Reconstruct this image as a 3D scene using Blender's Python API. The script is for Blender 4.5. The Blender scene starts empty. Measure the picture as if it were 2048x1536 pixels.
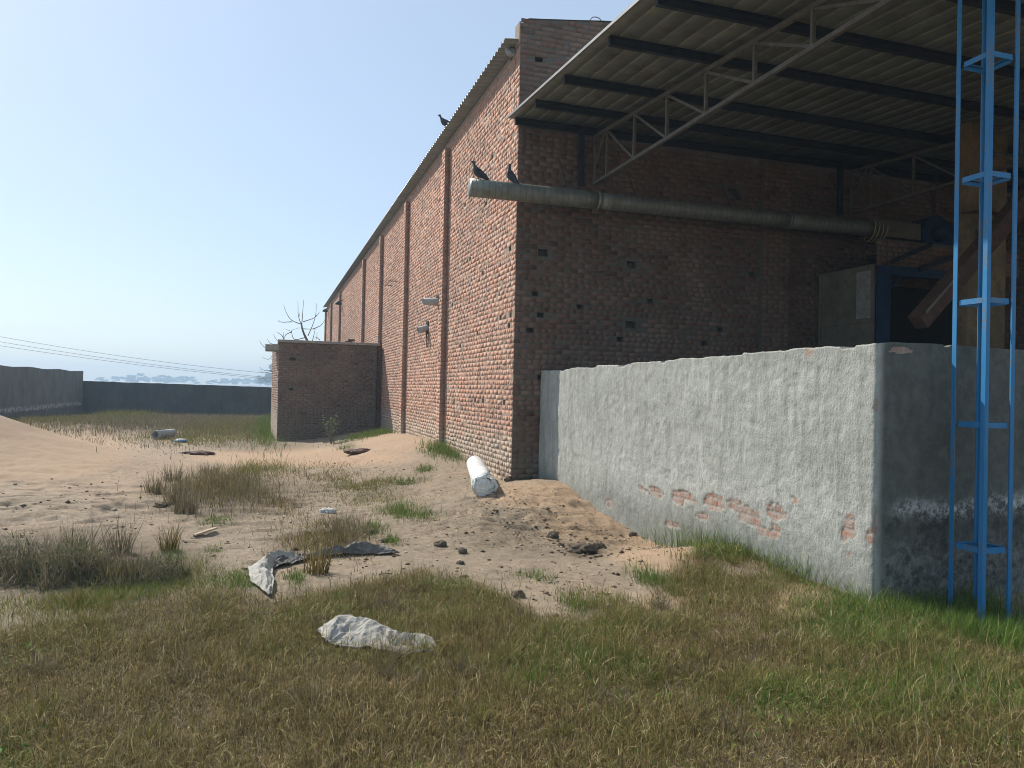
import bpy, bmesh, math, random
import numpy as np
from math import radians, sin, cos, pi
from mathutils import Vector, Matrix

S = bpy.context.scene
COL = S.collection
random.seed(7)
RNG = np.random.default_rng(11)

# ------------------------------------------------------------------ camera
EYE = np.array([0.0, 0.0, 1.6])
PSI, PITCH, ROLL, FPX = radians(17.9), radians(0.5), radians(1.23), 1500.0
_f = np.array([sin(PSI)*cos(PITCH), cos(PSI)*cos(PITCH), sin(PITCH)])
_r0 = np.array([cos(PSI), -sin(PSI), 0.0]); _u0 = np.cross(_r0, _f)
_r = cos(ROLL)*_r0 + sin(ROLL)*_u0; _u = -sin(ROLL)*_r0 + cos(ROLL)*_u0
cam = bpy.data.cameras.new('camera'); camo = bpy.data.objects.new('camera', cam); COL.objects.link(camo)
cam.sensor_fit = 'HORIZONTAL'; cam.sensor_width = 36; cam.lens = 36*FPX/2048
cam.clip_start = 0.05; cam.clip_end = 6000
M4 = Matrix(((_r[0], _u[0], -_f[0], EYE[0]), (_r[1], _u[1], -_f[1], EYE[1]), (_r[2], _u[2], -_f[2], EYE[2]), (0, 0, 0, 1)))
camo.matrix_world = M4
S.camera = camo

# ------------------------------------------------------------------ light
SUN = Vector((-1.0, 1.5, 1.65)).normalized()          # direction towards the sun
SUN_EL = math.asin(SUN.z); SUN_AZ = math.atan2(SUN.x, SUN.y)
w = bpy.data.worlds.new('World'); S.world = w; w.use_nodes = True
nt = w.node_tree; nt.nodes.clear()
sky = nt.nodes.new('ShaderNodeTexSky'); sky.sky_type = 'NISHITA'; sky.sun_disc = False
sky.sun_elevation = SUN_EL; sky.sun_rotation = SUN_AZ
sky.air_density = 1.0; sky.dust_density = 0.8; sky.ozone_density = 1.5
bg = nt.nodes.new('ShaderNodeBackground'); bg.inputs[1].default_value = 0.104
wo = nt.nodes.new('ShaderNodeOutputWorld')
tint = nt.nodes.new('ShaderNodeMix'); tint.data_type = 'RGBA'; tint.blend_type = 'MULTIPLY'; tint.inputs['Factor'].default_value = 1
tint.inputs[7].default_value = (1.0, 1.0, 1.05, 1)
nt.links.new(sky.outputs[0], tint.inputs[6]); veil = nt.nodes.new('ShaderNodeMix'); veil.data_type = 'RGBA'; veil.inputs['Factor'].default_value = .42; veil.inputs[7].default_value = (6.3, 7.8, 9.2, 1)   # thin even overcast veil
nt.links.new(tint.outputs[2], veil.inputs[6]); nt.links.new(veil.outputs[2], bg.inputs[0]); nt.links.new(bg.outputs[0], wo.inputs[0])
sl = bpy.data.lights.new('sun', 'SUN'); so = bpy.data.objects.new('sun', sl); COL.objects.link(so)
sl.energy = 5.0; sl.angle = radians(0.5); sl.color = (1.0, 0.93, 0.82)
so.rotation_euler = (-SUN).to_track_quat('-Z', 'Y').to_euler(); so.location = (0, 0, 30)
S.view_settings.view_transform = 'Standard'; S.view_settings.look = 'None'
S.view_settings.exposure = 0.25; S.view_settings.gamma = 1.0
S.cycles.max_bounces = 6; S.cycles.diffuse_bounces = 3; S.cycles.glossy_bounces = 2
S.cycles.transmission_bounces = 3; S.cycles.volume_bounces = 0; S.cycles.transparent_max_bounces = 4
S.cycles.use_denoising = True; S.cycles.filter_width = 0.95

# ------------------------------------------------------------------ projection helpers (photo pixels, 2048 x 1536)
def ray(x, y): return _f + _r*(x-1024)/FPX + _u*(768-y)/FPX
def onX(x, y, X): d = ray(x, y); return EYE + d*X/d[0]
def onY(x, y, Y): d = ray(x, y); return EYE + d*Y/d[1]
def proj(x, y, z):
    v0, v1, v2 = x-EYE[0], y-EYE[1], z-EYE[2]
    d = v0*_f[0]+v1*_f[1]+v2*_f[2]; d = np.where(np.abs(d) < 1e-3, 1e-3, d)
    return 1024+FPX*(v0*_r[0]+v1*_r[1]+v2*_r[2])/d, 768-FPX*(v0*_u[0]+v1*_u[1]+v2*_u[2])/d, d

# ------------------------------------------------------------------ noise
def _hash(ix, iy, seed):
    h = (ix.astype(np.int64)*374761393 + iy.astype(np.int64)*668265263 + seed*1442695041) & 0xffffffff
    h = ((h ^ (h >> 13))*1274126177) & 0xffffffff
    h = (h ^ (h >> 16)) & 0xffff
    return h/65535.0
def vnoise(x, y, seed=0):
    x = np.asarray(x, float); y = np.asarray(y, float)
    ix = np.floor(x); iy = np.floor(y); fx = x-ix; fy = y-iy
    fx = fx*fx*(3-2*fx); fy = fy*fy*(3-2*fy)
    a = _hash(ix, iy, seed); b = _hash(ix+1, iy, seed); c = _hash(ix, iy+1, seed); d = _hash(ix+1, iy+1, seed)
    return (a*(1-fx)+b*fx)*(1-fy) + (c*(1-fx)+d*fx)*fy*1.0
def fbm(x, y, seed=0, oct=4):
    s = 0; a = 0.5; t = 0
    for k in range(oct):
        s = s + a*vnoise(np.asarray(x)*2**k, np.asarray(y)*2**k, seed+k*17); t += a; a *= 0.5
    return s/t - 0.5
def sstep(a, b, x):
    t = np.clip((x-a)/(b-a), 0, 1); return t*t*(3-2*t)

# ------------------------------------------------------------------ terrain
FX = 3.735                                                     # plane of the long brick side wall
def bump(x, y, cx, cy, sx, sy): return np.exp(-((x-cx)/sx)**2-((y-cy)/sy)**2)
def T(x, y, fine=True):
    x = np.asarray(x, float); y = np.asarray(y, float)
    b = -0.02 - 0.26*sstep(10, 21, y) - 0.10*sstep(25, 50, y)
    A = np.interp(y, [9.5, 11.3, 12.1, 12.9, 13.8, 15.1, 16.6, 21.4, 25.4, 27.9, 33, 60], [0, .08, .12, .20, .31, .47, .60, .57, .43, .36, .22, .15])
    b = b + A*np.exp(-(np.clip(FX-x, 0, None)/1.9)**2)
    b = b + 2.0*np.exp(-((x+8.5)**2+(y-18.0)**2)/15.5)
    b = b + 0.30*bump(x, y, -9.5, 33, 6, 6)
    b = b + 0.17*bump(x, y, 4.2, 10.8, 0.95, 1.0) + 0.10*bump(x, y, 3.6, 9.4, .9, .8) - 0.16*bump(x, y, 4.4, 8.0, 1.3, 1.6) + 0.14*bump(x, y, 4.1, 6.5, 0.8, 0.7)
    b = b + 0.10*bump(x, y, 3.2, 10.2, 1.0, 0.8) + 0.07*bump(x, y, 2.3, 8.6, 1.0, 1.2) - 0.10*bump(x, y, 1.0, 11.5, 1.6, 1.6) + 0.05*bump(x, y, 3.2, 12.6, 0.4, 0.6)
    b = b + 0.16*bump(x, y, 1.6, 19.0, 1.6, 1.2) - 0.12*bump(x, y, 5.4, 4.2, .9, .55)
    near = 1-sstep(30, 60, np.hypot(x, y))
    b = b + near*(0.07*fbm(x*0.7, y*0.7, 3, 3))
    if fine:
        rough = 0.4 + 1.7*bump(x, y, 3.1, 8.8, 1.5, 1.6) + .5*bump(x, y, -2, 12, 5, 4)
        b = b + near*rough*(0.05*fbm(x*3.1, y*3.1, 5, 3) + 0.022*fbm(x*11, y*11, 9, 2))
        wv = vnoise(x*2.2+3, y*5.5, 21)
        b = b - near*0.035*sstep(.62, .72, vnoise(x*4.1+9, y*7.5, 23))*bump(x, y, -2.5, 11.5, 4.5, 4) - near*0.045*sstep(.60, .85, wv)*(bump(x, y, -2.5, 11, 4, 3.5)+bump(x, y, 3.2, 8.8, 1.6, 1.6))
    return b
def Tz(x, y): return float(T(x, y))
def ground(px, py):
    d = ray(px, py); t = 2.0
    prev = t
    while t < 90:
        p = EYE + d*t
        if p[2] < Tz(p[0], p[1]): break
        prev = t; t += 0.05 if t < 20 else 0.2
    for _ in range(20):
        m = (prev+t)/2; p = EYE + d*m
        if p[2] < Tz(p[0], p[1]): t = m
        else: prev = m
    return EYE + d*t

# ------------------------------------------------------------------ object helpers
def tag(o, label=None, cat=None, group=None, kind=None):
    if label: o['label'] = label
    if cat: o['category'] = cat
    if group: o['group'] = group
    if kind: o['kind'] = kind
    return o
def thing(name, label, cat, loc=(0, 0, 0), group=None):
    o = bpy.data.objects.new(name, None); COL.objects.link(o); o.location = loc; o.empty_display_size = .2
    return tag(o, label, cat, group)
def link(name, me, parent=None, mat=None, smooth=False):
    o = bpy.data.objects.new(name, me); COL.objects.link(o)
    if mat is not None:
        me.materials.append(mat)
    if parent is not None:
        o.parent = parent
        o.matrix_parent_inverse = Matrix.Translation(-Vector(parent.location)) if parent.parent is None else parent_inv(parent)
    if smooth:
        me.polygons.foreach_set('use_smooth', [True]*len(me.polygons))
    return o
def parent_inv(p):
    m = Matrix.Translation(Vector(p.location)); 
    q = p
    if p.parent is not None:
        m = Matrix.Translation(Vector(p.parent.location)) @ p.matrix_parent_inverse @ m
    return m.inverted()

class MB:
    def __init__(s): s.v = []; s.f = []
    def add(s, vs, fs):
        n = len(s.v); s.v += [tuple(map(float, q)) for q in vs]; s.f += [tuple(i+n for i in g) for g in fs]
    def box(s, c, size, rot=None):
        hx, hy, hz = size[0]/2, size[1]/2, size[2]/2
        vs = [Vector((sx*hx, sy*hy, sz*hz)) for sx in (-1, 1) for sy in (-1, 1) for sz in (-1, 1)]
        if rot is not None: vs = [rot @ q for q in vs]
        vs = [q+Vector(c) for q in vs]
        s.add(vs, [(0, 1, 3, 2), (4, 6, 7, 5), (0, 4, 5, 1), (2, 3, 7, 6), (0, 2, 6, 4), (1, 5, 7, 3)])
    def bar(s, a, b, wd, ht=None, up=(0, 0, 1)):
        a = Vector(a); b = Vector(b); d = (b-a); L = d.length; d.normalize()
        up = Vector(up)
        if abs(d.dot(up)) > .98: up = Vector((0, 1, 0))
        x = d.cross(up).normalized(); z = x.cross(d)
        s.box((a+b)/2, (wd, L, ht or wd), Matrix((x, d, z)).transposed())
    def tube(s, pts, rad, n=10, cap=True):
        pts = [Vector(p) for p in pts]; k = len(pts)
        rads = rad if isinstance(rad, (list, tuple)) else [rad]*k
        vs = []; ref = None
        for i, p in enumerate(pts):
            d = (pts[min(i+1, k-1)]-pts[max(i-1, 0)]).normalized()
            if ref is None:
                ref = d.orthogonal().normalized()
            ref = (ref - d*ref.dot(d)).normalized(); q = d.cross(ref)
            for j in range(n):
                t = 2*pi*j/n; vs.append(p+(ref*cos(t)+q*sin(t))*rads[i])
        fs = [(i*n+j, i*n+(j+1) % n, (i+1)*n+(j+1) % n, (i+1)*n+j) for i in range(k-1) for j in range(n)]
        if cap: fs += [tuple(range(n))[::-1], tuple(range((k-1)*n, k*n))]
        s.add(vs, fs)
    def build(s, name, mat, parent=None, smooth=False, bevel=0):
        me = bpy.data.meshes.new(name); me.from_pydata(s.v, [], s.f); me.update()
        o = link(name, me, parent, mat, smooth)
        if bevel:
            b = o.modifiers.new('bevel', 'BEVEL'); b.width = bevel; b.segments = 2; b.limit_method = 'ANGLE'
        return o

def np_mesh(name, V, quads=None, tris=None, cols=None, colname='Col', attrs=None):
    me = bpy.data.meshes.new(name)
    nq = 0 if quads is None else len(quads); ntr = 0 if tris is None else len(tris)
    loops = np.concatenate([a.reshape(-1) for a in (quads, tris) if a is not None and len(a)]).astype(np.int32)
    me.vertices.add(len(V)); me.vertices.foreach_set('co', np.ascontiguousarray(V, np.float32).reshape(-1))
    me.loops.add(len(loops)); me.loops.foreach_set('vertex_index', loops)
    tot = np.concatenate([np.full(nq, 4), np.full(ntr, 3)]).astype(np.int32)
    st = np.concatenate([[0], np.cumsum(tot)[:-1]]).astype(np.int32)
    me.polygons.add(nq+ntr); me.polygons.foreach_set('loop_start', st); me.polygons.foreach_set('loop_total', tot)
    me.update(calc_edges=True)
    if cols is not None:
        a = me.color_attributes.new(colname, 'FLOAT_COLOR', 'POINT')
        c = np.ones((len(V), 4), np.float32); c[:, :3] = cols; a.data.foreach_set('color', c.reshape(-1))
    for k, val in (attrs or {}).items():
        a = me.attributes.new(k, 'FLOAT', 'POINT'); a.data.foreach_set('value', np.ascontiguousarray(val, np.float32))
    return me
def grid_quads(nu, nv):
    i = np.arange(nu*nv).reshape(nu, nv)
    return np.stack([i[:-1, :-1], i[1:, :-1], i[1:, 1:], i[:-1, 1:]], -1).reshape(-1, 4)

# ------------------------------------------------------------------ material helpers
class NM:
    def __init__(s, name):
        s.m = bpy.data.materials.new(name); s.m.use_nodes = True; s.t = s.m.node_tree
        s.b = s.t.nodes['Principled BSDF']; s.o = s.t.nodes['Material Output']
        s.b.inputs['Specular IOR Level'].default_value = 0.25
        s.pos = s.n('ShaderNodeNewGeometry').outputs['Position']
    def n(s, kind, **kw):
        q = s.t.nodes.new(kind)
        for k, v in kw.items(): setattr(q, k, v)
        return q
    def put(s, sock, v):
        if isinstance(v, bpy.types.NodeSocket): s.t.links.new(v, sock)
        elif isinstance(v, (tuple, list)) and len(v) == 3 and sock.type == 'RGBA': sock.default_value = (*v, 1)
        else: sock.default_value = v
    def noise(s, scale, detail=4, rough=.6, vec=None, scl=None, dist=0):
        q = s.n('ShaderNodeTexNoise'); q.inputs['Scale'].default_value = scale; q.inputs['Detail'].default_value = detail
        q.inputs['Roughness'].default_value = rough; q.inputs['Distortion'].default_value = dist
        v = vec or s.pos
        if scl:
            mp = s.n('ShaderNodeMapping'); s.put(mp.inputs[0], v); mp.inputs['Scale'].default_value = scl; v = mp.outputs[0]
        s.put(q.inputs['Vector'], v); return q.outputs[0]
    def ramp(s, f, stops):
        q = s.n('ShaderNodeValToRGB'); s.put(q.inputs[0], f); e = q.color_ramp.elements
        while len(e) < len(stops): e.new(.5)
        for i, (p, c) in enumerate(stops):
            e[i].position = p; e[i].color = (c, c, c, 1) if isinstance(c, (int, float)) else (*c, 1)
        return q.outputs[0]
    def mix(s, f, a, b, mode='MIX'):
        q = s.n('ShaderNodeMix', data_type='RGBA', blend_type=mode); s.put(q.inputs['Factor'], f)
        s.put(q.inputs[6], a); s.put(q.inputs[7], b); return q.outputs[2]
    def math(s, op, a, b=0.0, clamp=False):
        q = s.n('ShaderNodeMath', operation=op, use_clamp=clamp); s.put(q.inputs[0], a); s.put(q.inputs[1], b); return q.outputs[0]
    def attr(s, name, col=False):
        q = s.n('ShaderNodeAttribute', attribute_name=name); return q.outputs['Color' if col else 'Fac']
    def z(s):
        q = s.n('ShaderNodeSeparateXYZ'); s.put(q.inputs[0], s.pos); return q.outputs[2]
    def bump(s, h, strength=.5, dist=.01):
        q = s.n('ShaderNodeBump'); q.inputs['Strength'].default_value = strength; q.inputs['Distance'].default_value = dist
        s.put(q.inputs['Height'], h); s.put(s.b.inputs['Normal'], q.outputs[0])
    def done(s, col, rough=.85, metal=0.0):
        s.put(s.b.inputs['Base Color'], col); s.put(s.b.inputs['Roughness'], rough); s.put(s.b.inputs['Metallic'], metal); return s.m

def mat_brick(dust=(.58, .49, .41), salt=(.42, .38, .30), name='fired brick'):
    m = NM(name); c = m.attr('Col', True)
    n = m.noise(26, 5, .7); n2 = m.noise(1.1, 4, .6); n3 = m.noise(90, 3, .6)
    c = m.mix(m.ramp(n, [(.36, .02), (.74, .42)]), c, dust)           # lime dust and mortar smears
    c = m.mix(m.ramp(n3, [(.45, 0), (.62, .35)]), c, (.16, .08, .055))
    c = m.mix(m.ramp(n2, [(.45, 0), (.7, .4)]), c, (.33, .25, .19))
    low = m.math('SUBTRACT', m.z(), m.math('MULTIPLY', n2, 1.1))
    c = m.mix(m.ramp(low, [(.05, .62), (.45, 0.0)]), c, salt)       # salts drawn up from the ground
    m.bump(m.math('ADD', n, m.math('MULTIPLY', n3, .6)), .55, .005)
    return m.done(c, .92)
def mat_mortar(name='lime mortar', col=(.33, .26, .205)):
    m = NM(name); n = m.noise(20, 5, .7)
    c = m.mix(m.ramp(n, [(.3, 0), (.7, 1)]), tuple(.62*q for q in col), tuple(1.15*q for q in col))
    m.bump(n, .8, .01); return m.done(c, .95)
def mat_plain(name, col, rough=.7, metal=0, var=.25, scale=8, bump=.0, dirt=None):
    m = NM(name); n = m.noise(scale, 5, .65)
    c = m.mix(m.ramp(n, [(.3, 0), (.7, 1)]), tuple(q*(1-var) for q in col), tuple(min(1, q*(1+var)) for q in col))
    if dirt:
        c = m.mix(m.ramp(m.noise(scale*2.3, 6, .7), [(.5, 0), (.68, .8)]), c, dirt)
    if bump: m.bump(m.noise(scale*6, 4, .6), bump, .004)
    return m.done(c, rough, metal)
def mat_plaster():
    m = NM('cement plaster'); ex = m.attr('expose'); wet_shade = m.attr('stain_shade')
    n1 = m.noise(2.2, 5, .6); n2 = m.noise(11, 5, .65); n3 = m.noise(55, 4, .6)
    c = m.mix(m.ramp(n1, [(.3, 0), (.7, 1)]), (.34, .355, .325), (.44, .455, .42))
    c = m.mix(m.ramp(n2, [(.35, .5), (.62, 0)]), c, (.25, .26, .225))
    st = m.noise(9, 5, .65, scl=(1, 1, .14)); c = m.mix(m.ramp(st, [(.48, 0), (.68, .55)]), c, (.22, .225, .19))
    st2 = m.noise(5, 6, .7, scl=(1, 1, .45)); c = m.mix(m.ramp(st2, [(.52, 0), (.68, .45)]), c, (.53, .54, .50))
    c = m.mix(m.ramp(n3, [(.55, 0), (.75, .3)]), c, (.52, .52, .48))
    # low dampness and salts, plus shade painted over the whole end face
    c = m.mix(m.math('MULTIPLY', wet_shade, m.ramp(n2, [(.35, .8), (.6, 1)])), c, (.052, .055, .045))
    salt = m.attr('salt'); c = m.mix(m.math('MULTIPLY', salt, m.ramp(m.noise(16, 6, .75), [(.42, 0), (.6, 1)])), c, (.52, .52, .49))
    # bared bricks
    bt = m.n('ShaderNodeTexBrick'); mp = m.n('ShaderNodeMapping'); m.put(mp.inputs[0], m.attr('uvw', True)); m.put(bt.inputs['Vector'], mp.outputs[0])
    bt.inputs['Scale'].default_value = 1; bt.inputs['Brick Width'].default_value = .24; bt.inputs['Row Height'].default_value = .085
    bt.inputs['Mortar Size'].default_value = .012; bt.inputs['Color1'].default_value = (.44, .17, .10, 1); bt.inputs['Color2'].default_value = (.34, .14, .09, 1)
    bt.inputs['Mortar'].default_value = (.34, .32, .28, 1)
    bc = m.mix(m.ramp(n2, [(.33, .25), (.58, .92)]), bt.outputs[0], (.36, .315, .27))
    c = m.mix(m.ramp(m.math('ADD', ex, m.math('MULTIPLY', m.math('SUBTRACT', n3, .5), .5)), [(.44, 0), (.50, 1)]), c, bc)
    h = m.math('ADD', m.math('MULTIPLY', n2, .7), m.math('MULTIPLY', n3, .35))
    m.bump(m.math('ADD', h, m.math('MULTIPLY', m.noise(28, 5, .7, scl=(1, 1.6, .6)), .8)), .8, .014)
    return m.done(c, .93)
def mat_blade():
    m = NM('grass blade'); c = m.attr('Col', True)
    m.put(m.b.inputs['Base Color'], c); m.b.inputs['Roughness'].default_value = .65; m.b.inputs['Specular IOR Level'].default_value = .12
    tr = m.n('ShaderNodeBsdfTranslucent'); m.put(tr.inputs[0], m.mix(.35, c, (.30, .28, .06)))
    mx = m.n('ShaderNodeMixShader'); mx.inputs[0].default_value = .22
    m.t.links.new(m.b.outputs[0], mx.inputs[1]); m.t.links.new(tr.outputs[0], mx.inputs[2]); m.t.links.new(mx.outputs[0], m.o.inputs[0])
    return m.m
def mat_ground():
    m = NM('husk strewn soil'); hk = m.attr('husk'); dk = m.attr('dark')
    n1 = m.noise(1.4, 5, .6); n2 = m.noise(9, 6, .7); n3 = m.noise(70, 4, .7); n4 = m.noise(230, 2, .5)
    soil = m.mix(m.ramp(n2, [(.3, 0), (.7, 1)]), (.20, .158, .112), (.32, .26, .19))
    husk = m.mix(m.ramp(n2, [(.35, 0), (.7, 1)]), (.285, .215, .15), (.375, .29, .21)); husk = m.mix(m.ramp(hk, [(.62, 0), (.95, .8)]), husk, (.41, .285, .185))
    f = m.math('ADD', hk, m.math('MULTIPLY', m.math('SUBTRACT', n1, .5), 1.2))
    f = m.math('ADD', f, m.math('MULTIPLY', m.math('SUBTRACT', n2, .5), .7))
    c = m.mix(m.ramp(f, [(.35, 0), (.65, 1)]), soil, husk)
    c = m.mix(m.math('MULTIPLY', dk, m.ramp(n2, [(.3, .5), (.6, 1)])), c, (.052, .038, .020))
    c = m.mix(m.ramp(n3, [(.53, 0), (.72, .55)]), c, (.105, .075, .05))
    c = m.mix(m.ramp(n4, [(.60, 0), (.72, .7)]), c, (.60, .47, .32))
    h = m.math('ADD', n2, m.math('ADD', m.math('MULTIPLY', n3, .5), m.math('MULTIPLY', n4, .25)))
    m.bump(h, .8, .02); return m.done(c, .95)
def mat_blue():
    m = NM('blue enamel'); n = m.noise(7, 5, .7, scl=(1, 1, .35)); n2 = m.noise(45, 4, .7)
    c = m.mix(m.ramp(n, [(.3, 0), (.7, 1)]), (.024, .165, .36), (.045, .22, .44))
    c = m.mix(m.ramp(m.math('MULTIPLY', n, m.math('ADD', n2, .25)), [(.42, 0), (.5, .8)]), c, (.16, .13, .10))
    m.bump(n2, .2, .002); return m.done(c, .42)
def mat_duct():
    m = NM('galvanised spiral duct')
    wv = m.n('ShaderNodeTexWave', wave_type='BANDS', bands_direction='X'); mp = m.n('ShaderNodeMapping'); m.put(mp.inputs[0], m.pos)
    mp.inputs['Rotation'].default_value = (0, 0, .12); m.put(wv.inputs['Vector'], mp.outputs[0]); wv.inputs['Scale'].default_value = 3.2
    wv.inputs['Distortion'].default_value = .3
    n = m.noise(6, 5, .7); c = m.mix(m.ramp(n, [(.3, 0), (.7, 1)]), (.17, .18, .155), (.30, .315, .285))
    c = m.mix(m.ramp(m.noise(14, 6, .7), [(.5, 0), (.7, .6)]), c, (.20, .17, .12))
    c = m.mix(m.ramp(wv.outputs[0], [(0, .4), (.12, 0)]), c, (.10, .10, .09))
    m.bump(m.ramp(wv.outputs[0], [(0, 0), (.15, 1)]), .4, .004); return m.done(c, .5, .35)
def mat_husk_wall(name, col, band):
    m = NM(name); n = m.noise(1.2, 6, .65); n2 = m.noise(7, 5, .7); nv = m.noise(5, 4, .6, scl=(1, 1, .12))
    c = m.mix(m.ramp(n, [(.3, 0), (.7, 1)]), tuple(.75*q for q in col), tuple(1.2*q for q in col))
    c = m.mix(m.ramp(nv, [(.45, 0), (.7, .4)]), c, tuple(.55*q for q in col))
    if band:
        zz = m.math('ADD', m.z(), m.math('MULTIPLY', n2, .5))
        c = m.mix(m.ramp(zz, [(.35, .6), (.45, 0)]), c, tuple(.55*q for q in col))
        b = m.ramp(zz, [(.42, 0), (.5, 1), (.62, 1), (.70, 0)])
        c = m.mix(m.math('MULTIPLY', b, m.ramp(n2, [(.45, 0), (.58, .9)])), c, (.5, .5, .48))
    m.bump(n2, .5, .02); return m.done(c, .95)

M = {}
M['brick'] = mat_brick(); M['shadebrick'] = mat_brick((.19, .165, .135), (.14, .125, .10), 'brick darkened for shade'); M['mortar'] = mat_mortar(); M['shademortar'] = mat_mortar('mortar darkened for shade', (.15, .135, .11)); M['plaster'] = mat_plaster(); M['blade'] = mat_blade(); M['ground'] = mat_ground()  # second brick and mortar are darker copies with shade put into the colour
M['blue'] = mat_blue(); M['duct'] = mat_duct()
M['steel'] = mat_plain('dull grey painted steel', (.13, .125, .11), .6, 0, .3, 9, .2, (.14, .09, .06))
M['darksteel'] = mat_plain('dark purlin paint', (.03, .034, .045), .6, 0, .3, 6, .2)
M['sheet'] = mat_plain('weathered roof sheet', (.20, .215, .185), .6, .0, .3, 1.6, .15, (.13, .10, .08))
M['eave'] = mat_plain('grey roof sheet', (.24, .25, .245), .5, .3, .2, 2.2, .1)
M['concrete'] = mat_plain('rough concrete', (.30, .29, .26), .92, 0, .25, 6, .6, (.2, .19, .17))
M['column'] = mat_plain('old cast concrete', (.20, .145, .08), .9, 0, .35, 2.2, .6, (.12, .085, .05))
M['panel'] = mat_plain('beige sheet panel', (.17, .155, .115), .6, 0, .25, 2.5, .2, (.11, .095, .07))
M['bluedark'] = mat_plain('dark blue machine paint', (.015, .045, .10), .5, 0, .3, 6, .2)
M['rust'] = mat_plain('rusty brown steel', (.10, .055, .038), .75, 0, .35, 7, .4, (.05, .03, .025))
M['black'] = mat_plain('painted cavity dark', (.015, .015, .013), .9, 0, .2, 5)
M['white'] = mat_plain('white plastic', (.66, .69, .68), .45, 0, .12, 5, .2, (.47, .45, .40))
M['sack'] = mat_plain('woven white sacking', (.37, .355, .32), .8, 0, .2, 9, .5, (.27, .235, .185))
M['tarp'] = mat_plain('soiled grey tarpaulin', (.30, .285, .26), .65, 0, .3, 6, .5, (.16, .14, .12))
M['clod'] = mat_plain('dark burnt clod', (.12, .095, .068), .95, 0, .5, 25, 1.0)
M['wood'] = mat_plain('bleached wood', (.42, .32, .24), .85, 0, .25, 15, .4)
M['bark'] = mat_plain('pale bark', (.17, .155, .14), .9, 0, .3, 12, .4)
M['wire'] = mat_plain('aluminium wire', (.25, .26, .27), .6, 0, .1, 3)
M['feather'] = mat_plain('slate grey feathers', (.055, .062, .075), .6, 0, .4, 40, .2)
M['palefeather'] = mat_plain('pale grey feathers', (.32, .33, .36), .6, 0, .4, 40, .2)
M['stone'] = mat_plain('pale stone', (.48, .48, .46), .85, 0, .2, 20, .5)
M['bluepaint'] = mat_plain('faded blue plastic', (.10, .22, .42), .5, 0, .3, 12, .1)
M['brasswire'] = mat_plain('yellowish wire', (.48, .40, .24), .5, .2, .2, 20)
M['wall_left'] = mat_husk_wall('grey rendered wall', (.17, .175, .165), True)
M['wall_far'] = mat_husk_wall('dark weathered wall', (.085, .095, .095), False)
M['pipe_dark'] = mat_plain('grey pipe', (.34, .34, .33), .6, 0, .2, 6, .1)

# ------------------------------------------------------------------ ground
def axis(segs):
    out = [segs[0][0]]
    for a, b, s in segs:
        n = max(1, int(round((b-a)/s))); out += list(a+(b-a)*(np.arange(n)+1)/n)
    return np.array(out)
gx = axis([(-2500, -300, 550), (-300, -60, 40), (-60, -14, 2.3), (-14, -5, .15), (-5, 5.2, .035), (5.2, 16, .4), (16, 60, 4), (60, 300, 40), (300, 2500, 550)])
gy = axis([(-2500, -300, 550), (-300, -20, 40), (-20, 1.2, .6), (1.2, 13.5, .04), (13.5, 30, .11), (30, 56, .5), (56, 100, 4), (100, 400, 30), (400, 3000, 520)])
GX, GY = np.meshgrid(gx, gy, indexing='ij'); GX = GX.ravel(); GY = GY.ravel()
GZ = T(GX, GY)
def ell(px, py, cx, cy, rx, ry): 
    d = ((px-cx)/rx)**2+((py-cy)/ry)**2; return np.clip(1.4-d*0.9, 0, 1)
BX = [-900, -400, 0, 150, 260, 420, 540, 640, 720, 830, 940, 1010, 1080, 1180, 1290, 1350, 1420, 1480, 1560, 1650, 1747, 2048, 2600]
BY = [1420, 1330, 1265, 1240, 1210, 1185, 1195, 1185, 1170, 1145, 1165, 1200, 1238, 1238, 1200, 1130, 1085, 1072, 1100, 1140, 1195, 1320, 1500]
BARE = [(1600, 1205, 62, 34), (1322, 1205, 46, 26), (1425, 1270, 50, 12), (1510, 1140, 60, 14)]
def foreground(px, py): return sstep(-18, 38, py-np.interp(px, BX, BY))
pxg, pyg, dg = proj(GX, GY, GZ)
vis = dg > .5
husk = np.full(len(GX), .30)
for (cx, cy, rx, ry, a) in [(60, 900, 260, 80, .75), (250, 950, 330, 60, .55), (600, 915, 260, 22, .8), (790, 885, 90, 25, .7), (1090, 990, 140, 30, .85), (1210, 1040, 150, 60, .8),
                            (900, 970, 60, 40, .25), (1330, 1100, 120, 50, .85), (1600, 1200, 90, 60, .8), (1330, 1215, 80, 40, .6), (650, 1130, 150, 30, .35), (180, 1040, 200, 60, .3), (1420, 1275, 90, 25, .5), (1150, 1180, 200, 40, .35)]:
    husk = np.maximum(husk, np.where(vis, ell(pxg, pyg, cx, cy, rx, ry)*a + .12, 0))
husk = np.maximum(husk, .9*np.exp(-((GX+8.6)**2+(GY-18)**2)/30))
dark = np.where(vis, foreground(pxg, pyg)*.75, .3)
for (cx, cy, rx, ry, a) in [(450, 990, 150, 50, .5), (100, 1130, 300, 70, .7), (350, 850, 330, 22, .5), (1120, 1075, 160, 45, .28), (640, 1085, 110, 30, .35), (520, 895, 100, 10, .4), (1170, 1100, 35, 16, .9)] + [(c[0], c[1], c[2], c[3], -.8) for c in BARE]:
    dark = dark + np.where(vis, ell(pxg, pyg, cx, cy, rx, ry)*a, 0)
dark = np.clip(dark, 0, 1)
me = np_mesh('ground', np.stack([GX, GY, GZ], 1), quads=grid_quads(len(gx), len(gy)), attrs={'husk': husk, 'dark': dark})
go = link('ground', me, None, M['ground'], True); tag(go, kind='structure')

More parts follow.
